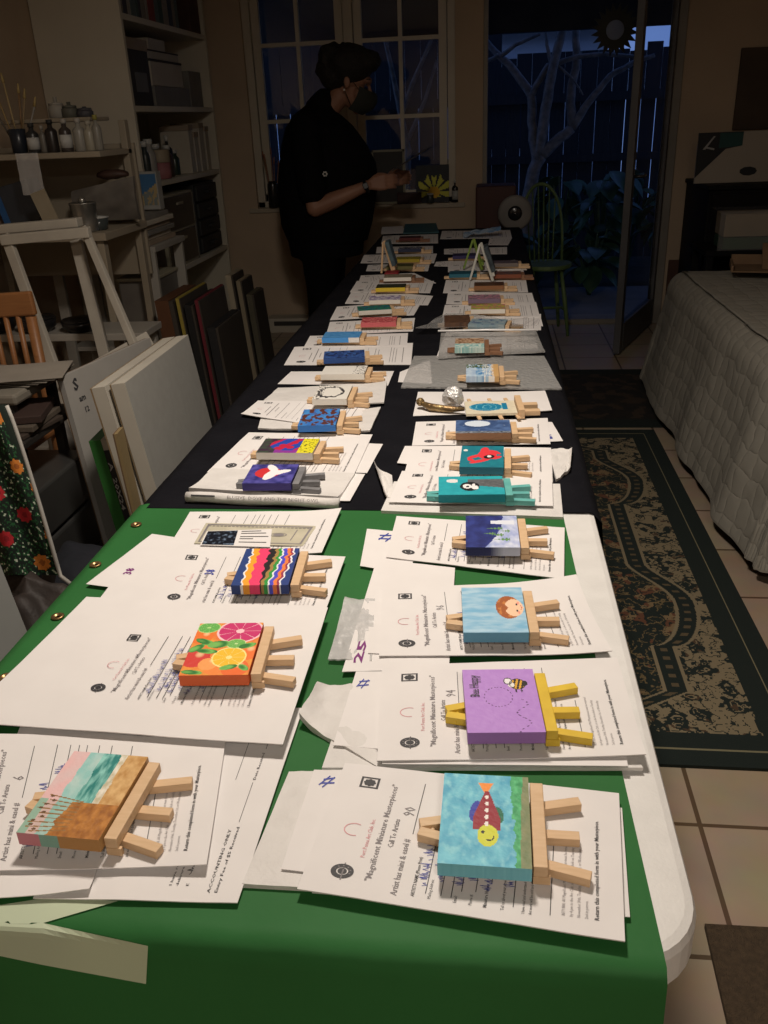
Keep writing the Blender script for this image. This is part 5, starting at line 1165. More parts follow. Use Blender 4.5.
# ================================================================ BOOKCASE AND ITS CONTENTS
bcm = mat('cream_shelf_paint', (.62, .575, .47), (.57, .53, .43), 3, .55)
FX, BY_0, BY_1 = -1.78, 4.62, 6.03
bk = thing('bookcase', 'tall cream built-in bookcase on the left wall', 'bookcase', (-2.0, 5.3, 0))
MB().box(XL+.004, FX, BY_0, BY_0+.03, 0, 2.3, bev=.002).build('side_panel', bcm, bk, off=bk.location)
MB().box(XL+.004, FX, BY_1-.03, BY_1, 0, 2.3, bev=.002).build('side_panel', bcm, bk, off=bk.location)
MB().box(XL+.004, XL+.014, BY_0+.03, BY_1-.03, .02, 2.3).build('back_panel', bcm, bk, off=bk.location)
SHZ = [.60, 1.085, 1.455, 1.865, 2.28]
for z_ in SHZ: MB().box(XL+.014, FX-.002, BY_0+.03, BY_1-.03, z_-.028, z_, bev=.002).build('shelf', bcm, bk, off=bk.location)
MB().box(XL+.014, FX-.01, BY_0+.03, BY_1-.03, .02, .06).build('shelf', bcm, bk, off=bk.location)
rnd = random.Random(11)
bcols = [((.25, .22, .17), 'grey'), ((.05, .05, .06), 'black'), ((.30, .27, .22), 'cream'), ((.06, .10, .09), 'dark green'), ((.33, .30, .25), 'pale'), ((.04, .06, .10), 'navy'), ((.25, .05, .04), 'red'), ((.12, .16, .15), 'grey green'), ((.09, .06, .05), 'brown')]
y_ = BY_0+.05; k = 0
seq = [0, 1, 4, 7, 3, 1, 0, 4, 6, 6, 7, 3, 2, 5, 0, 7]
while y_ < 5.72 and k < 16:
    cc, cn = bcols[seq[k]]; th_ = rnd.uniform(.03, .085); hh = rnd.uniform(.27, .36); dd = rnd.uniform(.22, .27)
    t = thing('book', f'upright {cn} book on the top shelf, {["nearest", "second", "third", "fourth", "fifth", "sixth", "seventh", "eighth", "ninth", "tenth", "eleventh", "twelfth", "thirteenth", "fourteenth", "fifteenth", "sixteenth"][k]} from the near side panel', 'book', (FX-.02-dd/2, y_+th_/2, 1.866), 0, 'books on the top shelf')
    MB().box(-dd/2, dd/2, -th_/2, th_/2, 0, hh, bev=.003).build('cover', mat('cover_'+cn.replace(' ', '_'), cc), t)
    MB().box(-dd/2+.004, dd/2-.012, -th_/2+.004, th_/2-.004, .001, hh+.0008).build('pages', mat('page_edges', (.4, .36, .28)), t)
    y_ += th_+.003; k += 1
MB0 = MB().box(-.13, .12, 5.80-5.9, 5.99-5.9, 0, .30, bev=.004)
tag(MB0.build('storage_box', mat('maroon_box', (.07, .03, .02), (.055, .025, .018))), 'dark maroon box at the far end of the top shelf', 'box'); [o for o in COL.objects if o.name == 'storage_box'][0].location = (FX-.14, 5.9, 1.866)
def boxthing(name, lab, cat, x0, x1, y0, y1, z0, h, m, lidm=None, lidh=.03, group=None, front=None):
    t = thing(name, lab, cat, ((x0+x1)/2, (y0+y1)/2, z0), 0, group); hx = (x1-x0)/2; hy = (y1-y0)/2
    MB().box(-hx, hx, -hy, hy, 0, h-(lidh if lidm else 0), bev=.003).build('box_body', m, t)
    if lidm: MB().box(-hx-.003, hx+.003, -hy-.003, hy+.003, h-lidh, h, bev=.003).build('lid', lidm, t)
    if front: MB().box(hx+.0005, hx+.002, -hy*.6, hy*.6, h*.25, h*.6).build('front_label', front, t)
    return t
creamb = mat('cream_board', (.50, .46, .38), (.45, .41, .34)); darkb = mat('dark_board', (.035, .035, .04)); greyb = mat('grey_board', (.22, .21, .19)); tanb = mat('tan_board', (.34, .27, .20))
z2 = 1.456
boxthing('storage_box', 'dark box with pale lettering on the second shelf, nearest the side panel', 'box', -2.08, -1.80, 4.70, 4.98, z2, .26, darkb, front=mat('dim_label', (.16, .16, .16)))
boxthing('storage_box', 'tan flat box lying on the dark lettered box', 'box', -2.10, -1.82, 4.70, 5.05, z2+.262, .055, tanb)
boxthing('storage_box', 'low dark grey box at the bottom of the cream box stack', 'box', -2.08, -1.80, 5.02, 5.62, z2, .10, greyb)
boxthing('lidded_box', 'cream box with a dark rim, middle of the stack', 'box', -2.08, -1.81, 5.03, 5.55, z2+.102, .13, creamb, darkb, .012)
boxthing('lidded_box', 'shallow cream box above the cream lidded box', 'box', -2.08, -1.82, 5.04, 5.54, z2+.234, .045, creamb, darkb, .008)
boxthing('storage_box', 'small pale box topmost on the cream box stack', 'box', -2.05, -1.85, 5.15, 5.42, z2+.281, .06, creamb)
boxthing('storage_box', 'grey box at the far end of the second shelf', 'box', -2.08, -1.82, 5.70, 5.94, z2, .20, greyb)
z3 = 1.086
bt = [('white-capped bottle of amber varnish', 4.72, .035, .22, (.30, .17, .04)), ('short pale plastic tub bottle', 4.80, .04, .12, (.36, .30, .22)), ('dark slim bottle', 4.87, .025, .20, (.04, .05, .05)), ('clear grey-blue bottle', 5.12, .035, .18, (.13, .17, .18)), ('round white pot bottle', 4.935, .035, .21, (.32, .31, .29)), ('tall black bottle', 5.32, .03, .22, (.02, .02, .02)), ('brown glass bottle', 5.22, .03, .17, (.06, .035, .02)), ('dark green bottle', 5.42, .03, .14, (.02, .04, .03))]
for k, (d_, yy, r_, h_, cc) in enumerate(bt): setz(bottle('bottle', f'{d_} on the third shelf of the bookcase', 'bottle', -1.85-.03*(k % 2), yy, r_, h_, mat(f'bottle_{k}_plastic', cc, rough=.3), neck=.55 if k != 5 else .3, group='bottles on the third shelf'), z3)
t = thing('pink_jar', 'pink and cream striped jar at the front edge of the third shelf', 'jar', (-1.825, 5.032, z3)); MB().lathe([(.045, 0), (.05, .005), (.05, .085)], n=18).build('jar_body', mat('pink_jar', (.35, .14, .15)), t, True); MB().lathe([(.05, .086), (.052, .09), (.052, .15), (.045, .153)], n=18).build('lid', mat('cream_lid', (.34, .28, .2)), t, True)
for k, (y0_, y1_, h_) in enumerate(((5.50, 5.58, .27), (5.60, 5.68, .23), (5.71, 5.80, .28), (5.83, 5.9, .26))):
    boxthing('carton', ['cream upright carton beside the black bottle', 'pale carton with a tan top, second from the bottles', 'tall cream carton, third from the bottles', 'narrow cream carton at the far end'][k]+' on the third shelf', 'box', -1.98, -1.80, y0_, y1_, z3, h_, creamb, tanb, .03, group='cartons on the third shelf')
# fourth shelf: drawer units
z4 = .601
t = thing('drawer_unit', 'smoky plastic drawer unit with a cream frame on the fourth shelf', 'drawer unit', (-1.95, 5.15, z4)); fr_ = mat('cream_plastic', (.36, .33, .24)); smk = mat('smoky_plastic', (.085, .07, .05), (.07, .058, .04), 12, .3)
MB().box(-.16, .155, -.27, .27, 0, .012).box(-.16, .155, -.27, .27, .388, .40).box(-.16, .155, -.27, -.25, 0, .4).box(-.16, .155, .25, .27, 0, .4).box(-.16, .155, -.25, .25, .195, .205).build('drawer_frame', fr_, t)
for z_ in (.014, .207):
    d_ = MB().box(-.15, .158, -.245, .245, z_, z_+.178, bev=.004).build('drawer', smk, t); MB().box(.158, .168, -.05, .05, z_+.13, z_+.145, bev=.002).build('handle', fr_, d_)
t = thing('clear_bin', 'cloudy plastic bin nearest the side panel on the fourth shelf', 'bin', (-1.93, 4.76, z4)); MB().box(-.13, .13, -.09, .09, 0, .30, bev=.01).build('bin_body', mat('cloudy_plastic', (.15, .14, .125), (.12, .11, .1), 9, .3), t); MB().box(-.135, .135, -.095, .095, .30, .315, bev=.004).build('lid', fr_, t)
t = thing('drawer_unit', 'dark drawer tower at the far end of the fourth shelf', 'drawer unit', (-1.95, 5.72, z4)); MB().box(-.16, .13, -.2, .24, 0, .42, bev=.006).build('carcass', mat('dark_plastic', (.03, .032, .032)), t)
for k in range(4): d_ = MB().box(.13, .15, -.19, .23, .01+.103*k, .1+.103*k, bev=.006).build('drawer', mat('dark_plastic', (.03, .032, .032)), t); MB().box(.15, .175, -.04, .08, .05+.103*k, .065+.103*k, bev=.004).build('handle', mat('dark_plastic', (.03, .032, .032)), d_)
# canvases standing on the floor, leaning back into the bookcase foot
lean_cols = [('rust brown', (.12, .05, .022), .05), ('yellow edged', (.34, .27, .05), .02), ('black', (.015, .015, .015), .04), ('dark red', (.16, .02, .03), .02), ('black wrapped', (.02, .02, .022), .05), ('beige', (.42, .36, .26), .04), ('brown beige', (.30, .25, .17), .03), ('dark olive', (.10, .09, .06), .04)]
xx = -1.43
for k, (cn, cc, th_) in enumerate(lean_cols):
    hh = [.66, .67, .64, .66, .54, .64, .61, .54][k]; back = k >= 5
    if k == 5: xx = -1.335
    if k == 0: th_ = .085
    Yn = 4.45 if back else 3.68; L_ = .22 if back else .40
    t = thing('stored_canvas', f'{cn} canvas standing in the row on the floor beyond the blank canvases', 'canvas', (xx, Yn, 0), 0, 'canvases stored upright on the floor')
    sk = .075; cm = mat('stored_'+cn.replace(' ', '_'), cc)
    def bx_(x0, x1, y0, y1, z0, z1, sk=sk): return MB().add([(x_-sk*z_+.03, y_, z_) for z_ in (z0, z1) for x_, y_ in ((x0, y0), (x1, y0), (x1, y1), (x0, y1))], [(3, 2, 1, 0), (4, 5, 6, 7), (0, 1, 5, 4), (1, 2, 6, 5), (2, 3, 7, 6), (3, 0, 4, 7)])
    bx_(0, th_*.72, 0, L_, .0, hh).build('canvas_board', cm, t)
    bx_(th_*.72, th_*.95, .004, L_-.004, .004, hh-.004).build('stretcher_frame', mat('stored_edge', (.06, .05, .04)), t)
    xx += th_+.012
def blob(name, lab, cat, c_, r_, sq, m, wob=.25, seed=0, n_=28):
    o = MB().ball((0, 0, 0), r_, n_, sq=sq, wob=wob, seed=seed).build(name, m, None, True); o.location = (c_[0], c_[1], c_[2]+r_*sq[2]*.93); return tag(o, lab, cat)
c = at(258, 388, Z=.1); blob('cloth_heap', 'dark green and red cloth heap on the floor behind the big canvases', 'cloth', (-.93, 3.8, 0), .19, (1.0, 1.2, .6), mat('dark_green_red_cloth', (.012, .02, .018), (.09, .012, .02), 4, .9, .4, 20), .4, 3)
c0 = at(268, 318, Z=.0)
t = thing('floor_register', 'pale rectangular box with a dark slot on the floor at the far wall', 'vent', (-1.32, 6.0, 0)); MB().box(-.22, .22, -.06, .08, 0, .10, bev=.004).build('casing', creamb, t); MB().box(-.17, .12, -.063, -.058, .05, .08).build('slot', darkb, t)
# ================================================================ HUTCH SHELVES AT LEFT WITH ART SUPPLIES
HM = mat('beige_hutch_paint', (.30, .255, .19), (.27, .23, .17), 4, .6)
ht = thing('hutch', 'beige desk hutch with three shelves at the left edge', 'shelf unit', (-1.85, 3.7, 0))
HX0, HX1, HY0, HY1 = -2.2, -1.50, 3.52, 3.86
HZ = [.98, 1.275, 1.40]
MB().box(HX0, HX1, HY0-.12, HY1, HZ[0]-.03, HZ[0], bev=.003).build('shelf', HM, ht, off=ht.location)
MB().box(HX0, HX1-.02, HY0, HY1, HZ[1]-.022, HZ[1], bev=.003).build('shelf', HM, ht, off=ht.location)
MB().box(-2.02, HX1-.10, HY0+.14, HY1, HZ[2]-.015, HZ[2], bev=.003).build('shelf', HM, ht, off=ht.location)
MB().box(HX0, HX1-.01, HY1, HY1+.015, .75, HZ[1]+.02).build('back_panel', HM, ht, off=ht.location)
for x_ in (HX0+.01, HX1-.05): MB().box(x_, x_+.03, HY1-.04, HY1, 0, HZ[2]-.015 if x_ > -2 else HZ[1], bev=.003).build('upright', HM, ht, off=ht.location)
for x_ in (HX0+.01, HX1-.05): MB().box(x_, x_+.03, HY0-.10, HY0-.06, 0, HZ[0]-.03, bev=.003).build('upright', HM, ht, off=ht.location)
MB().box(HX0+.05, HX0+.08, HY0+.0, HY0+.04, HZ[0], HZ[1]-.022).build('upright', HM, ht, off=ht.location)
# bottles on the middle shelf
for k, (px_, d_, cc, r_, h_, cap) in enumerate([(33, 'dark bottle with a pale label, leftmost', (.03, .03, .03), .024, .11, (.03, .03, .03)), (43, 'slim tilted-look grey bottle, second from left', (.14, .13, .11), .014, .10, (.3, .28, .24)), (52, 'tall dark brown bottle, third from left', (.025, .02, .018), .024, .12, (.02, .02, .02)), (66, 'dropper bottle with a pale label, fourth from left', (.05, .04, .035), .024, .12, (.35, .33, .3)), (80, 'pale grey plastic bottle, third from right', (.26, .25, .22), .024, .12, (.35, .33, .3)), (90, 'cream plastic bottle, second from right', (.30, .28, .22), .022, .11, (.34, .32, .26)), (98, 'clear bottle with a yellow-green cap, rightmost', (.22, .21, .18), .018, .13, (.25, .23, .05))]):
    p = at(px_, 146, Y=HY0+.06); setz(bottle('paint_bottle', f'{d_} on the hutch middle shelf', 'bottle', p.x, HY0+.07, r_, h_, mat(f'hutch_bottle_{k}', cc, rough=.35), mat(f'hutch_cap_{k}', cap), labm=mat('pale_label', (.45, .45, .43)) if k in (0, 3) else None, neck=.4, group='bottles on the hutch'), HZ[1]+.0005)
for k, (px_, d_, cc) in enumerate([(53, 'white squat pot with a knob', (.32, .30, .26)), (66, 'grey flat tin', (.10, .10, .08)), (81, 'small dark dish', (.06, .06, .07))]):
    p = at(px_, 108, Y=HY0+.22); t = thing('supply_pot', f'{d_} on the hutch top shelf', 'pot', (p.x, HY0+.25, HZ[2]+.0005), group='pots on the hutch top shelf')
    MB().lathe([(.03, 0), (.034, .004), (.034, .045-.012*k), (.028, .05-.012*k)], n=16).build('pot_body', mat(f'pot_{k}_glaze', cc), t, True); MB().lathe([(.03, .05-.012*k), (.028, .058-.012*k), (.008, .06-.012*k), (.008, .08-.02*k)], n=12).build('lid', mat(f'pot_{k}_glaze', cc), t, True)
p = at(14, 118, Y=HY0+.1)
t = thing('brush_pot', 'dark pot of fanned paintbrushes at the left end of the hutch', 'pot', (p.x, HY0+.10, HZ[1]+.0005))
MB().lathe([(.026, 0), (.03, .005), (.034, .09), (.030, .092), (.026, .02)], n=18).build('pot_body', mat('dark_blue_glaze', (.02, .025, .035), rough=.3), t, True)
for k, (dx, dy, hh, cc) in enumerate([(-.06, 0, .24, (.35, .24, .10)), (-.02, .01, .26, (.40, .30, .15)), (.03, .02, .22, (.25, .15, .07)), (.06, .0, .20, (.30, .22, .12)), (-.09, .0, .20, (.12, .10, .08)), (.085, .02, .17, (.3, .28, .25))]):
    b_ = MB().tube([(dx*.2, dy, .03), (dx, dy, hh)], [.003, .004], 6).build('brush_handle', mat(f'brush_wood_{k}', cc), t, True)
    MB().tube([(dx, dy, hh), (dx*1.13, dy, hh+.035)], [.007, .003], 6).build('bristles', mat('golden_bristle', (.40, .30, .12)), b_, True)
# lower shelf
zl = HZ[0]+.0005
p = at(30, 200, Y=HY0+.06)
t = thing('picture_book', 'dark book with a bright blue spine leaning on the hutch lower shelf', 'book', (p.x, HY0+.02, zl)); T = Matrix.Rotation(-.22, 4, 'Y')
MB().box(-.085, .07, -.02, .09, .018, .19, T=T, bev=.002).build('cover', mat('dark_cover', (.035, .04, .05)), t); MB().box(-.088, -.06, -.022, -.0205, .02, .188, T=T).build('blue_spine', mat('bright_blue', (.02, .09, .25)), t)
t = thing('thin_booklet', 'thin pinkish booklet left of the blue-spined book', 'book', (p.x-.13, HY0+.03, zl)); MB().box(-.008, .008, -.05, .08, .002, .19, T=T, bev=.001).build('cover', mat('pinkish_cover', (.30, .20, .16)), t)
p = at(62, 198, Y=HY0-.04)
t = thing('card_strip', 'plastic bag with a beige header card hanging over the shelf edge', 'packet', (p.x, HY0-.13, zl)); T = Matrix.Rotation(-.3, 4, 'Y')
MB().box(-.03, .035, -.01, -.006, .0, .17, T=T).build('header_card', mat('beige_card', (.26, .22, .15), (.3, .26, .19)), t)
MB().slab(lambda u, v: Vector((-.11+.09*u, -.004-.01*fbm(u*4, v*4), .15+.15*v)), 8, 8, .0008, nrm=Vector((0, 1, 0))).build('clear_bag', cem, t, True)
p = at(86, 205, Y=HY0-.02)
t = thing('tin_can', 'silver tin can on the hutch lower shelf', 'tin', (p.x, HY0-.05, zl)); tinm = mat('tin_metal', (.38, .37, .34), rough=.3, metal=.8)
MB().lathe([(.044, 0), (.046, .003), (.045, .006), (.052, .105), (.055, .108), (.052, .111), (.045, .109)], n=24).build('can_body', tinm, t, True); MB().ball((0, 0, .118), .016, 10).build('lid_knob', tinm, t, True)
p = at(105, 200, Y=HY0+.1); t = thing('glass_dish', 'low glass dish right of the silver tin', 'dish', (p.x, HY0+.0, zl)); MB().lathe([(.03, 0), (.035, .003), (.042, .045), (.040, .045), (.03, .006)], n=20).build('dish_body', mat('smoky_glass', (.05, .06, .06)), t, True); MB().lathe([(.042, .0455), (.044, .05), (.01, .055)], n=20).build('lid', mat('pale_label', (.45, .45, .43)), t, True)
p = at(105, 172, Y=HY0+.1)
t = thing('folded_bag', 'crumpled grey bag with a brown lump above the hutch lower shelf', 'bag', (p.x-.05, HY0+.17, zl)); MB().slab(lambda u, v: Vector((-.14+.28*u, -.02*math.sin(v*3)+.02*fbm(u*4, v*4), .02+.17*v-.05*(1-u)*v)), 14, 10, .02, nrm=Vector((0, 1, 0))).build('bag_body', mat('grey_bag', (.16, .145, .125), (.09, .08, .07), 9, .5), t, True)
MB().ball((.05, -.0, .20), .055, 14, sq=(1.3, .6, .35), wob=.3).build('brown_lump', mat('brown_leather', (.05, .025, .018)), t, True)
p = at(140, 192, Y=4.2)
t = thing('picture_box', 'white carton with a blue printed picture between hutch and bookcase', 'box', (p.x+.02, 4.2, 0)); z0_ = at(140, 210, Y=4.2).z; z1_ = at(140, 172, Y=4.2).z
t.location.z = z0_
MB().box(-.09, .07, 0, .06, 0, z1_-z0_, bev=.002).build('box_body', mat('pale_carton', (.34, .34, .32)), t); MB().grid(lambda u, v: Vector((-.02+.085*u, -.0012, .02+(z1_-z0_-.03)*v)), 16, 16, 0, lambda u, v: srgb(70, 110, 150) if v > .5+.4*(u-.5) else (srgb(170, 150, 110) if N(u, v, 5) > 0 else srgb(120, 130, 130))).build('printed_picture', painted('glossy_print', .3, 0), t)
stt = thing('storage_cart', 'white storage rack stacked with boards between the hutch and the bookcase', 'rack', (-1.6, 4.05, 0)); wpm = mat('grey_white_laminate', (.36, .34, .30), (.32, .30, .265), 4, .5)
MB().box(-.42, .10, -.14, .28, z0_-.16, z0_-.135, bev=.002).build('rack_top', wpm, stt); 
for x_ in (-.40, .06): 
    for y_ in (-.13, .25): MB().box(x_-.012, x_+.035, y_-.012, y_+.012, 0, z0_-.16, bev=.002).build('upright', wpm, stt)
MB().box(-.40, .08, -.12, .26, .38, .40, bev=.002).build('shelf', wpm, stt)
for k in range(6):
    zz = z0_-.134+k*.0215; o = MB().box(-.36+.02*(k % 3), .07-.015*(k % 2), -.12, .24-.02*(k % 2), 0, .020, bev=.002).build('stacked_board', mat(['tan_board', 'cream_board', 'grey_board'][k % 3], (.2, .2, .2)), None); o.location = (-1.6, 4.05, zz)
    tag(o, ['bottom', 'second', 'third', 'fourth', 'fifth', 'topmost'][k]+' board of the stack under the picture carton', 'board', 'boards stacked on the white rack')
t = thing('clear_bin', 'tall cloudy plastic bin standing on the white rack shelf', 'bin', (-1.62, 4.05, .401)); MB().box(-.10, .08, -.10, .22, 0, .30, bev=.01).build('bin_body', mat('cloudy_plastic', (.15, .14, .125)), t); MB().box(-.105, .085, -.105, .225, .30, .315, bev=.003).build('lid', fr_, t)
# ================================================================ WHITE-GREY FIELD EASEL AND DESK BEHIND
em = mat('whitewashed_wood', (.42, .39, .33), (.37, .34, .29), 10, .6)
es = thing('floor_easel', 'large whitewashed wooden easel frame leaning at the left', 'easel', (-1.35, 2.9, 0))
def EP(x, y, Y): return at(x, y, Y=Y)-es.location
def ebeam(p, q, w_, t_, nm, side=Vector((0, -1, 0))): MB().beam(p, q, w_, t_, side=side, bev=.003).build(nm, em, es)
lt0, lt1 = EP(6, 236, 3.0), EP(68, 405, 2.62); d_ = (lt1-lt0); lt2 = lt0+d_*((lt0.z-.0)/(-d_.z)) if False else lt1+d_.normalized()*(lt1.z/abs(d_.normalized().z))
ebeam(lt0, lt2, .036, .022, 'leg')
rt0, rt1 = EP(84, 228, 3.0), EP(132, 340, 2.75); d_ = (rt1-rt0).normalized(); rt2 = rt1+d_*(rt1.z/abs(d_.z))
ebeam(rt0, rt2, .026, .022, 'leg')
m0, m1 = EP(76, 240, 3.06), EP(103, 348, 2.95); d_ = (m1-m0).normalized(); ebeam(m0, m1+d_*(m1.z/abs(d_.z)), .042, .02, 'centre_post')
ebeam(EP(2, 240, 2.97), EP(90, 232, 2.97), .035, .03, 'top_rail'); ebeam(EP(0, 229, 3.04), EP(80, 222, 3.04), .03, .05, 'top_rail')
ebeam(EP(64, 386, 2.62), EP(150, 338, 2.80), .050, .024, 'canvas_ledge')
# desk shelf and dark items seen through the easel
dsk = thing('work_table', 'pale work table with an open shelf behind the easel', 'table', (-1.75, 3.3, 0))
MB().box(-.34, .42, -.1, .12, .60, .628, bev=.003).build('tabletop', wpm, dsk)
MB().box(-.34, .42, -.1, .12, .14, .16, bev=.003).build('shelf', wpm, dsk)
for x_ in (-.31, .38):
    for y_ in (-.08, .10): MB().box(x_-.02, x_+.02, y_-.015, y_+.015, 0, .60, bev=.003).build('leg', wpm, dsk)
blob('black_bag', 'black cloth bag on the floor seen through the easel', 'bag', (-1.35, 3.02, 0), .2, (.62, .6, 1.35), mat('black_nylon', (.008, .008, .009), (.012, .012, .013), 9, .7, .4, 20), .2, 5)
blob('paper_bag', 'crumpled pale bag beside the black bag', 'bag', (-1.62, 3.03, 0), .13, (.6, .7, 1.5), mat('grey_bag', (.16, .145, .125)), .35, 9)
for k, (x_, lab) in enumerate([(-1.95, 'black round pot, left one on the work table'), (-1.78, 'dark bowl, middle one on the work table'), (-1.6, 'dark tray, right one on the work table')]):
    t = thing('dark_pot', lab, 'pot', (x_, 3.26, .6285)); MB().lathe([(.05, 0), (.07, .02), (.075, .06-.01*k), (.07, .06-.01*k), (.05, .01)], n=18).build('pot_body', mat('black_glaze', (.015, .015, .016), rough=.3), t, True); MB().lathe([(.074, .061-.01*k), (.07, .068-.01*k), (.01, .075-.01*k)], n=16).build('lid', mat('black_glaze', (.015, .015, .016)), t, True)
# orange wooden chair
om = wood('honey_wood', (.30, .13, .045), (.24, .10, .035), .45)
oc = thing('wooden_chair', 'honey coloured wooden chair at the left edge behind the clutter', 'chair', (-1.72, 2.62, 0))
def OP(x, y, Y=2.62): return at(x, y, Y=Y)-oc.location
r0, r1 = OP(-40, 308), OP(34, 303)
MB().beam(r0, r1, .022, .075, bev=.006).build('top_rail', om, oc)
xs0, xs1 = r0.x+.02, r1.x-.02
for x_ in (xs0, xs1):
    MB().tube([(x_, 0, 0), (x_, .0, .45), (x_, -.0, r0.z-.03)], .017, 10).build('rear_leg', om, oc, True)
    MB().tube([(x_, -.36, 0), (x_, -.36, .43)], .017, 10).build('front_leg', om, oc, True)
for k in range(4): xx = xs0+(xs1-xs0)*(k+1)/5; MB().tube([(xx, 0, .45), (xx, 0, r0.z-.02)], .009, 8).build('spindle', om, oc, True)
MB().box(xs0-.02, xs1+.02, -.40, .02, .43, .455, bev=.008).build('seat', om, oc)
# low stand with piled papers beside it
sh = thing('paper_stand', 'dark low stand with trays of papers at the left edge', 'stand', (-1.25, 2.12, 0)); dkm = mat('dark_stand', (.03, .027, .025), (.022, .02, .018), 8, .5)
z_a = at(30, 372, Y=2.3).z; z_b = at(60, 430, Y=2.1).z
print('stand z', z_a, z_b)
X_a, X_b = at(-10, 360, Y=2.3).x, at(52, 360, Y=2.3).x
MB().box(X_a-.1+1.25, X_b+1.25, -.05, .25, z_a-.03, z_a, bev=.008).build('upper_tray', mat('pale_tray', (.22, .20, .165)), sh)
MB().box(X_a-.1+1.25, X_b+1.29, -.12, .22, z_b-.02, z_b, bev=.004).build('lower_tray', dkm, sh)
for x_ in (X_a-.06, X_b-.03):
    for y_ in (-.03, .2): MB().box(x_+1.25-.012, x_+1.25+.012, y_-.012, y_+.012, 0, z_a-.03).build('leg', dkm, sh)
for k in range(3):
    zz = .04+k*.15
    d_ = MB().box(X_a+1.2, X_b+1.30, -.15, .2, zz, zz+.14, bev=.008).build('drawer', mat('dark_grey_drawer', (.045, .045, .043), (.035, .035, .034), 9, .4), sh); MB().box((X_a+X_b)/2+1.2, (X_a+X_b)/2+1.3, -.165, -.149, zz+.09, zz+.105, bev=.002).build('handle', dkm, d_)
for k in range(5):
    o = MB().slab(lambda u, v, k=k: Vector((-.13+.27*u, -.09+.19*v, .002*fbm(u*3, v*3, k)+.002)), 6, 5, .0015).build('paper_pile_sheet', mat(['dim_paper', 'dim_paper_grey'][k % 2], [(.30, .27, .23), (.14, .12, .10)][k % 2]))
    o.location = ((X_a+X_b)/2-.02+.012*k, 2.25-.01*k, z_a+.002+.0045*k); o.rotation_euler = (0, 0, .12*k-.2); tag(o, ['lowest', 'second', 'middle', 'fourth', 'topmost'][k]+' sheet of the pile on the pale tray at left', 'sheet of paper', 'papers on the left stand')
for k in range(3):
    o = MB().box(-.12, .12, -.09, .09, 0, .012+.004*k, bev=.002).build('notebook', mat(f'notebook_cover_{k}', [(.06, .045, .035), (.11, .09, .07), (.05, .03, .025)][k])); o.location = ((X_a+X_b)/2+.02, 2.12, z_b+.001+[0, .014, .032][k]); o.rotation_euler = (0, 0, .2*k-.15); tag(o, ['bottom', 'middle', 'topmost'][k]+' brown notebook on the dark lower tray', 'notebook', 'notebooks on the left stand')
# ================================================================ BIG CANVASES LEANING NEAR THE TABLE
cvw = mat('primed_canvas', (.36, .355, .33), (.34, .335, .31), 40, .75, .15, 400); cve = mat('canvas_edge', (.52, .49, .42), (.47, .44, .38), 10, .75)
def leaning(name, lab, cat, a, b_, thk, dxb, mats, Zt, extra=None):
    """a, b_: near and far top corners of the front face at height Zt; dxb: how far the foot stands out"""
    A = at(*a, Z=Zt); B = at(*b_, Z=Zt); xx = (A.x+B.x)/2
    t = thing(name, lab, cat, (xx+dxb, (A.y+B.y)/2, 0)); o = Vector(t.location)
    Fa, Fb = Vector((A.x+dxb, A.y, .004)), Vector((B.x+dxb, B.y, .004))
    n_ = (Fb-Fa).cross(A-Fa).normalized()
    if n_.x < 0: n_ = -n_
    return t, [p-o for p in (Fa, Fb, B, A)], n_
t, q, n_ = leaning('blank_canvas', 'large blank white canvas leaning in front of the others beside the table', 'canvas', (125, 383), (188, 335), .04, .10, None, .765)
MB().panel(q[0], q[1], q[2], q[3], .038).build('canvas_face', cvw, t)
e_ = .0385
MB().panel(*[p-n_*.0385 for p in q], .004).build('back_frame', mat('stretcher_wood', (.28, .20, .11)), t)
up_ = (q[3]-q[0]).normalized(); al = (q[1]-q[0]).normalized()
s_ = MB(); s_.panel(q[3]-al*.0012, q[3]-al*.0012-n_*.038, q[0]-al*.0012-n_*.038, q[0]-al*.0012, .001); s_.panel(q[2]+up_*.001, q[2]+up_*.001-n_*.038, q[3]+up_*.001-n_*.038, q[3]+up_*.001, .001)
s_.build('folded_edge', cve, t)
t, q, n_ = leaning('blank_canvas', 'second white canvas standing directly behind the front blank canvas', 'canvas', (109, 386), (178, 336), .04, .10, None, .760)
q = [p-n_*.012 for p in q]
MB().panel(*q, .036).build('canvas_face', cve, t); MB().panel(*[p-n_*.0365 for p in q], .004).build('back_frame', mat('stretcher_wood', (.28, .20, .11)), t)
t, q, n_ = leaning('tan_board', 'tan cardboard sheet between the green frame and the canvases', 'cardboard', (117, 434), (123, 427), .01, .04, None, .665)
MB().panel(*q, .008).build('board_face', mat('tan_card', (.30, .22, .11), (.26, .19, .09)), t); MB().panel(*[p-n_*.0085 for p in q], .003).build('board_back', kraft, t)
t, q, n_ = leaning('poster_board', 'white poster board with dark lettering standing behind the canvases', 'board', (62, 377), (150, 338), .02, .06, None, .735)
MB().panel(*q, .016).build('board_face', mat('poster_board_white', (.40, .385, .36), (.37, .355, .33), 10), t)
MB().panel(*[p-n_*.0165 for p in q], .003).build('board_back', kraft, t)
al = (q[1]-q[0]).normalized(); up_ = (q[3]-q[0]).normalized(); L_ = (q[1]-q[0]).length
mb = MB()
for k, (txt, du, dv, h_) in enumerate((('S', .035, .05, .034), ('am', .045, .085, .018), ('12', .055, .12, .016))):
    vs, fs, w_ = text_geo(txt, .03); kk = h_/.72
    mb.add([q[3]-up_*(dv-v[1]*kk)+al*(du+v[0]*kk)+n_*.001 for v in vs], fs)
mb.build('dark_lettering', ink, t)['kind'] = 'stuff'
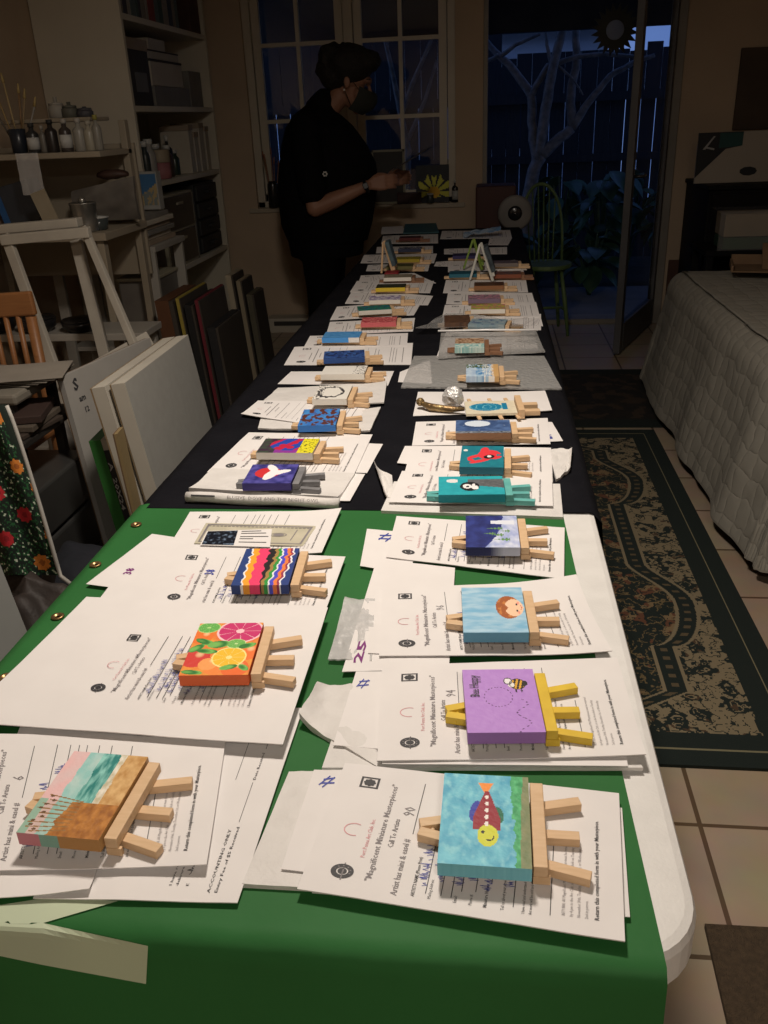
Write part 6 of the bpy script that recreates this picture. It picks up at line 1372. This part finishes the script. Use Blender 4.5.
# green edged frame and package label
t, q, n_ = leaning('canvas_package', 'green-edged canvas package marked 20X24 with a black label', 'package', (107, 439), (126, 419), .03, .07, None, .605)
o = Vector(t.location); A = at(88, 447, Z=.60)-o; 
MB().panel(*q, .018).build('package_front', mat('package_paper', (.40, .36, .29), (.36, .32, .26)), t)
gq = [p-n_*.019 for p in q]; MB().panel(*gq, .032).build('green_edge', mat('package_green', (.03, .16, .03), (.025, .13, .025)), t)
al = (q[0]-q[1]).normalized(); W3 = (q[1]-q[0]).length; nr = -(q[1]-q[0]).normalized(); up_ = (q[3]-q[0]).normalized(); side = n_
# label on the narrow near end, facing the camera
b0 = q[3]-up_*.03; mb = MB(); w3 = n_*.017
ext = nr*.0015
mb.panel(q[0]+ext, q[0]+ext-n_*.0, q[3]+ext, q[3]+ext-n_*.018, .001)
lb = [b0-up_*.26+ext*1.6-n_*.017, b0-up_*.26+ext*1.6, b0+ext*1.6, b0+ext*1.6-n_*.017]
MB().panel(*lb, .001).build('black_label', mat('label_black', (.02, .02, .022)), t)
vs, fs, w_ = text_geo('A  20X24', .02); kk = .14/w_
MB().add([b0-up_*(.035+v[0]*kk)+ext*2.4-n_*(.015-v[1]*kk*.42) for v in vs], fs).build('label_lettering', mat('label_white', (.45, .45, .43)), t)
# ================================================================ FLORAL APRON, GREY BOARD, DARK BAGS
def flor(u, v):
    x_, y_ = u*5.2, v*7; ix, iy = int(x_), int(y_); R_ = random.Random(ix*31+iy*7); cx_, cy_ = ix+.5+R_.uniform(-.15, .15), iy+.5+R_.uniform(-.15, .15)
    d_ = math.hypot(x_-cx_, (y_-cy_))
    if (ix+iy) % 2 == 0 and d_ < .31+.03*math.sin(8*math.atan2(y_-cy_, x_-cx_)): return mix(srgb(215, 130, 50) if R_.random() < .45 else srgb(185, 35, 45), srgb(90, 10, 20), .5*(d_ < .12)+.6*max(0, N(u, v, 40)))
    n_ = fbm(u*38, v*52, 3)
    if n_ > .24: return srgb(190, 200, 180)
    if n_ > .08: return srgb(30, 85, 45)
    return srgb(10, 28, 18)
ap = thing('floral_apron', 'dark green apron with red and orange flowers hanging over a chair back', 'apron', tuple(at(20, 520, Y=1.55)))
ao = Vector(ap.location); AY = 1.55
def apf(u, v):
    yv = 405+(575-405)*(1-v); xr = 6+ (60-6)*((1-v)**.9); xl = -75
    p = at(xl+(xr-xl)*u, yv, Y=AY+.03*math.sin(u*7)+.012*math.sin(u*17+v*3)); return p-ao
fl_m = painted('printed_cotton', .85, .2, 300)
def apf2(u, v): 
    yv = 405+(585-405)*(1-v)
    return None
mb = MB(); mb.grid(apf, 120, 130, 0, flor); mb.build('apron_cloth', fl_m, ap, True)
mb = MB(); mb.grid(lambda u, v: apf(1-u, v)+Vector((0, .004, 0)), 20, 20, 0, lambda u, v: srgb(14, 30, 20)); mb.build('apron_lining', fl_m, ap, True)
MB().tube([apf(1, 1-k/14)+Vector((.003, -.004, 0)) for k in range(15)]+[apf(1, 0)+Vector((.025, -.01, -.015))], .0045, 8).build('white_piping', mat('white_cord', (.5, .48, .44)), ap, True)
bc_ = thing('draped_chair', 'dark wooden chair mostly hidden under the floral apron', 'chair', (ao.x-.12, AY+.07, 0)); dw = mat('dark_chair_wood', (.018, .012, .009))
tz = apf(.5, 1).z+ao.z
MB().box(-.20, .02, -.02, .02, tz-.06, tz-.005, bev=.008).build('top_rail', dw, bc_)
for x_ in (-.18, .0):
    MB().box(x_-.018, x_+.018, -.018, .018, 0, tz-.06, bev=.004).build('rear_leg', dw, bc_); MB().box(x_-.018-.01, x_+.018-.02, .2, .236, 0, .43, bev=.004).build('front_leg', dw, bc_)
MB().box(-.2, .0, .0, .24, .43, .455, bev=.008).build('seat', dw, bc_)
bgm = mat('dark_plastic_bag', (.028, .024, .022), (.05, .036, .032), 7, .55, .8, 16, spec=.25)
p = at(50, 610, Y=1.42); blob('plastic_bag', 'crumpled dark plastic bag on the floor left of the table', 'bag', (p.x-.10, 1.52, 0), .30, (.55, .42, (p.z-.01)/.56), bgm, .25, 12, 40)
p = at(75, 560, Y=1.75); blob('dark_cloth_pile', 'pile of dark navy cloth behind the plastic bag', 'cloth', (p.x-.10, 1.93, 0), .20, (.7, .7, (p.z)/.47), mat('navy_cloth', (.012, .014, .02), (.02, .02, .028), 8, .9, .5, 18), .25, 15, 36)
g0 = at(4, 574, Y=1.16); g1 = at(44, 674, Y=1.16); gx = lambda z_: g0.x+(g1.x-g0.x)*(z_-g0.z)/(g1.z-g0.z)
t = thing('grey_board', 'pale grey board standing at the very left edge beside the table', 'board', (gx(0), .86, 0))
z0g = g0.z+.06
MB().panel((0, -.30, .0), (0, .30, .0), (gx(z0g)-gx(0), .30, z0g), (gx(z0g)-gx(0), -.30, z0g), .02).build('board_face', mat('grey_laminate', (.30, .30, .29), (.27, .27, .26), 5, .6), t)
MB().box(-.16, -.06, -.02, .02, .0, .3).build('board_brace', dw, t)
# ================================================================ THE PERSON
skin = mat('skin', (.30, .155, .10), (.27, .135, .085), 12, .55)
shirt = mat('black_knit', (.0045, .0045, .005), (.006, .006, .0065), 30, .9, .2, 60, spec=.1); trous = mat('black_trousers', (.0045, .0045, .005), (.006, .006, .0065), 30, .9, spec=.1)
hairm = mat('dark_hair', (.007, .006, .005), (.012, .009, .007), 40, .7, .9, 90)
PO = Vector((-.98, 5.25, 0))
per = thing('person', 'person in black short sleeved shirt and dark mask standing at the far left table end', 'person', tuple(PO))
def V(x, y, z): return Vector((x, y, z))-PO
def cap(mb, pts, rs, n_=14):
    P_ = [Vector(p) for p in pts]; d0 = (P_[0]-P_[1]).normalized(); d1 = (P_[-1]-P_[-2]).normalized()
    pp = [P_[0]+d0*rs[0]*.85, P_[0]+d0*rs[0]*.5]+P_+[P_[-1]+d1*rs[-1]*.5, P_[-1]+d1*rs[-1]*.85]; rr = [rs[0]*.35, rs[0]*.85]+list(rs)+[rs[-1]*.85, rs[-1]*.35]
    mb.tube(pp, rr, n_)
def remesh(mb, name, m, vox, it=3, parent=per):
    o = mb.build(name, m, parent, True); r = o.modifiers.new('Remesh', 'REMESH'); r.mode = 'VOXEL'; r.voxel_size = vox; r.use_smooth_shade = True
    s = o.modifiers.new('Smooth', 'SMOOTH'); s.iterations = it; s.factor = .5; return o
HC = V(-.760, 5.25, 1.545)                     # centre of the skull, face towards +X and bowed
tilt = Matrix.Rotation(math.radians(24), 4, 'Y')
def H(x, y, z): return HC+tilt @ Vector((x*1.14, y*1.14, z*1.14))
b = MB()
cap(b, [V(-1.0, 5.25, .92), V(-.99, 5.25, 1.1), V(-1.0, 5.25, 1.28)], [.13, .12, .13])
for s in (-1, 1): cap(b, [V(-.99, 5.25+s*.08, 1.33), V(-.99, 5.25+s*.17, 1.32)], [.06, .055])
cap(b, [V(-.95, 5.25, 1.32), V(-.90, 5.25, 1.40), V(-.83, 5.25, 1.47)], [.07, .058, .056])
b.ball(H(-.01, 0, .03), .088, 24, sq=(1.12, .88, 1.05))
b.ball(H(.035, 0, -.055), .066, 20, sq=(1.0, .86, 1.12))
b.ball(H(.075, 0, -.11), .026, 14, sq=(1, 1.1, .9))
b.ball(H(.078, 0, .028), .035, 12, sq=(.6, 1.6, .6))
cap(b, [H(.092, 0, .005), H(.112, 0, -.028)], [.010, .014], 8)
for s in (-1, 1):
    b.ball(H(-.005, s*.080, -.012), .026, 12, sq=(.75, .35, 1.15)); b.ball(H(.060, s*.04, -.04), .030, 12)
def hand(mb, wr, d, up, palmn, curl, s):
    """wrist point, direction of the hand, across (thumb side), palm normal"""
    d = d.normalized(); up = (up-d*up.dot(d)).normalized(); pn = d.cross(up).normalized()*s
    for k in range(4):
        a = (.5-k/3)*.062; cap(mb, [wr+up*a*.45, wr+d*.05+up*a*.9, wr+d*.082+up*a], [.016, .0155, .013], 10)
        L_ = [.040, .045, .042, .032][k]; p0 = wr+d*.085+up*a; c1 = math.radians(curl); c2 = c1*2
        p1 = p0+(d*math.cos(c1*.6)+pn*math.sin(c1*.6))*L_; p2 = p1+(d*math.cos(c1*1.4)+pn*math.sin(c1*1.4))*L_*.65; p3 = p2+(d*math.cos(c2)+pn*math.sin(c2))*L_*.5
        cap(mb, [p0, p1, p2, p3], [.0095, .009, .0082, .0072], 8)
    t0 = wr+d*.02+up*.028; cap(mb, [t0, t0+d*.03+up*.018+pn*.012, t0+d*.062+up*.016+pn*.026, t0+d*.085+up*.006+pn*.034], [.014, .012, .010, .008], 8)
SHR, ELR, WRR = V(-1.0, 5.06, 1.33), V(-.965, 5.00, .905), V(-.665, 5.04, 1.015)
SHL, ELL, WRL = V(-.98, 5.44, 1.33), V(-.86, 5.50, .95), V(-.60, 5.36, 1.02)
for a_, e_, w_ in ((SHR, ELR, WRR), (SHL, ELL, WRL)):
    cap(b, [a_, a_.lerp(e_, .5), e_], [.058, .052, .046]); cap(b, [e_, e_.lerp(w_, .35), e_.lerp(w_, .8), w_], [.046, .047, .033, .028])
hand(b, WRR+(WRR-ELR).normalized()*.015, Vector((1, .05, .12)), Vector((0, .25, 1)), None, 34, -1)
hand(b, WRL+(WRL-ELL).normalized()*.015, Vector((1, -.25, .1)), Vector((0, -.1, 1)), None, 30, 1)
for s in (-1, 1):
    cap(b, [V(-1.0, 5.25+s*.10, .88), V(-.985, 5.25+s*.11, .50), V(-1.0, 5.25+s*.12, .10)], [.095, .065, .045]); cap(b, [V(-1.02, 5.25+s*.12, .06), V(-.86, 5.25+s*.13, .045)], [.045, .035])
remesh(b, 'body', skin, .0052, 3)
# clothing
c_ = MB()
def torso(mb, rows, n_=28):
    vs = []; 
    for (x_, z_, rx, ry) in rows:
        for k in range(n_): a = 2*PI*k/n_; vs.append(V(x_+rx*math.cos(a), 5.25+ry*math.sin(a), z_))
    R_ = len(rows); fs = [(i*n_+k, i*n_+(k+1) % n_, (i+1)*n_+(k+1) % n_, (i+1)*n_+k) for i in range(R_-1) for k in range(n_)]+[tuple(reversed(range(n_))), tuple(range((R_-1)*n_, R_*n_))]
    mb.add(vs, fs)
torso(c_, [(-.945, .70, .235, .215), (-.945, .80, .27, .235), (-.935, .92, .285, .235), (-.925, 1.02, .292, .225), (-.92, 1.12, .28, .22), (-.935, 1.22, .245, .215), (-.955, 1.32, .19, .20), (-.965, 1.39, .12, .14), (-.94, 1.43, .085, .085)])
for a_, e_ in ((SHR, ELR), (SHL, ELL)):
    f_ = a_.lerp(e_, .80); cap(c_, [a_+Vector((0, 0, .0)), a_.lerp(e_, .4), f_], [.085, .088, .080])
cap(c_, [V(-.95, 5.25, 1.40), V(-.91, 5.25, 1.445)], [.082, .074])
remesh(c_, 'shirt', shirt, .010, 4)
c_ = MB(); torso(c_, [(-.955, .62, .215, .205), (-.955, .72, .228, .210), (-.95, .80, .22, .20)])
for s in (-1, 1): cap(c_, [V(-.97, 5.25+s*.10, .70), V(-.975, 5.25+s*.115, .42), V(-.99, 5.25+s*.12, .10)], [.125, .095, .078])
remesh(c_, 'trousers', trous, .012, 4)
for s in (-1, 1): MB().box(-.06, .20, 5.25-PO.y+s*.125-.05, 5.25-PO.y+s*.125+.05, .0, .075, bev=.025).build('shoe', mat('black_shoe', (.012, .012, .012)), per, True)
# hair with a loose bun
h = MB(); h.ball(H(-.035, 0, .055), .112, 26, sq=(1.22, 1.0, .98), wob=.08, seed=3); h.ball(H(-.09, 0, -.0), .085, 22, sq=(1, 1.0, 1.1), wob=.1, seed=5)
h.ball(H(.055, 0, .098), .055, 18, sq=(1.15, 1.4, .6), wob=.15, seed=8); h.ball(H(-.12, 0, .055), .078, 18, wob=.25, seed=9); h.ball(H(.03, 0, .10), .075, 18, sq=(1.2, 1.1, .8), wob=.2, seed=29); h.ball(H(-.13, .0, .0), .06, 16, wob=.2, seed=19)
R_ = random.Random(3)
for k in range(60):
    a = R_.uniform(0, 2*PI); e = R_.uniform(.2, 1.4); p0 = H(-.04, 0, .055)+Vector((math.cos(a)*math.sin(e)*.125, math.sin(a)*math.sin(e)*.105, math.cos(e)*.105)); h.tube([p0, p0+Vector((R_.uniform(-.03, .02), R_.uniform(-.01, .01), R_.uniform(-.03, .012)))], [.006, .003], 5)
remesh(h, 'hair', hairm, .0065, 1)
# face mask with ear loop
mk = MB(); n_ = 20
def mf(u, v):
    a = (u-.5)*2.5; t = v; zz = -.005-.112*t; bulge = .028*math.sin(PI*min(1, t*1.05))**.8
    r_ = .112-.016*t; return H(.012+(r_+bulge)*math.cos(a)*1.0+.012*(1-t), .078*math.sin(a)*(1-.18*t)*1.05, zz-.004*math.cos(a))
mk.slab(mf, n_, 12, .003, nrm=Vector((-1, 0, 0))); mo = mk.build('face_mask', mat('dark_mask_cloth', (.016, .018, .014), (.02, .022, .017), 20, .8), per, True)
for s in (-1, 1): MB().tube([mf(.5+s*.5, .15), H(.0, s*.082, .012), H(-.022, s*.082, -.012), H(-.005, s*.078, -.048), mf(.5+s*.5, .85)], .0022, 6).build('ear_loop', mat('dark_mask_cloth', (.016, .018, .014)), mo, True)
for s in (-1, 1): MB().ball(H(-.004, s*.088, -.048), .006, 10).build('earring', mat('pearl', (.75, .7, .65), rough=.15), per, True)
# eyes and brows
for s in (-1, 1):
    MB().ball(H(.078, s*.032, .008), .010, 12, sq=(.7, 1.1, .6)).build('eye', mat('eye_white', (.12, .10, .09), rough=.4), per, True)
    MB().tube([H(.088, s*.018, .034), H(.088, s*.036, .038), H(.076, s*.054, .032)], [.003, .004, .002], 6).build('eyebrow', hairm, per, True)
# watch
wp = WRR+(ELR-WRR).normalized()*.012; ax = (WRR-ELR).normalized(); q_ = Vector((0, 0, 1)).rotation_difference(ax).to_matrix().to_4x4(); T = Matrix.Translation(wp) @ q_
w_ = MB().lathe([(.031, -.010), (.036, -.009), (.036, .009), (.031, .010)], n=24, T=T).build('watch_strap', mat('black_rubber', (.008, .008, .009), rough=.35), per, True)
MB().box(-.016, .016, -.044, -.034, -.015, .015, T=T, bev=.003).build('watch_case', mat('black_rubber', (.008, .008, .009)), w_)
# small white emblem on the sleeve
ec = at(325, 174, Y=4.925)-PO; em_ = MB()
for k in range(6): a = k*PI/3; em_.ball(ec+Vector((.010*math.cos(a), 0, .010*math.sin(a))), .0048, 8, sq=(1, .5, 1))
em_.build('sleeve_emblem', mat('white_emblem', (.75, .75, .72)), per, True)
# sheet of paper in the hands
pc = V(-.50, 5.20, 1.10)+PO
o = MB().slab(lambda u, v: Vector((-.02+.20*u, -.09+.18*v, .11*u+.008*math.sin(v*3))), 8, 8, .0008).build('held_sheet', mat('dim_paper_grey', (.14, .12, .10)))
o.location = pc-Vector((0.02, 0, 0.025)); tag(o, 'sheet of paper held up in both hands of the person', 'sheet of paper')
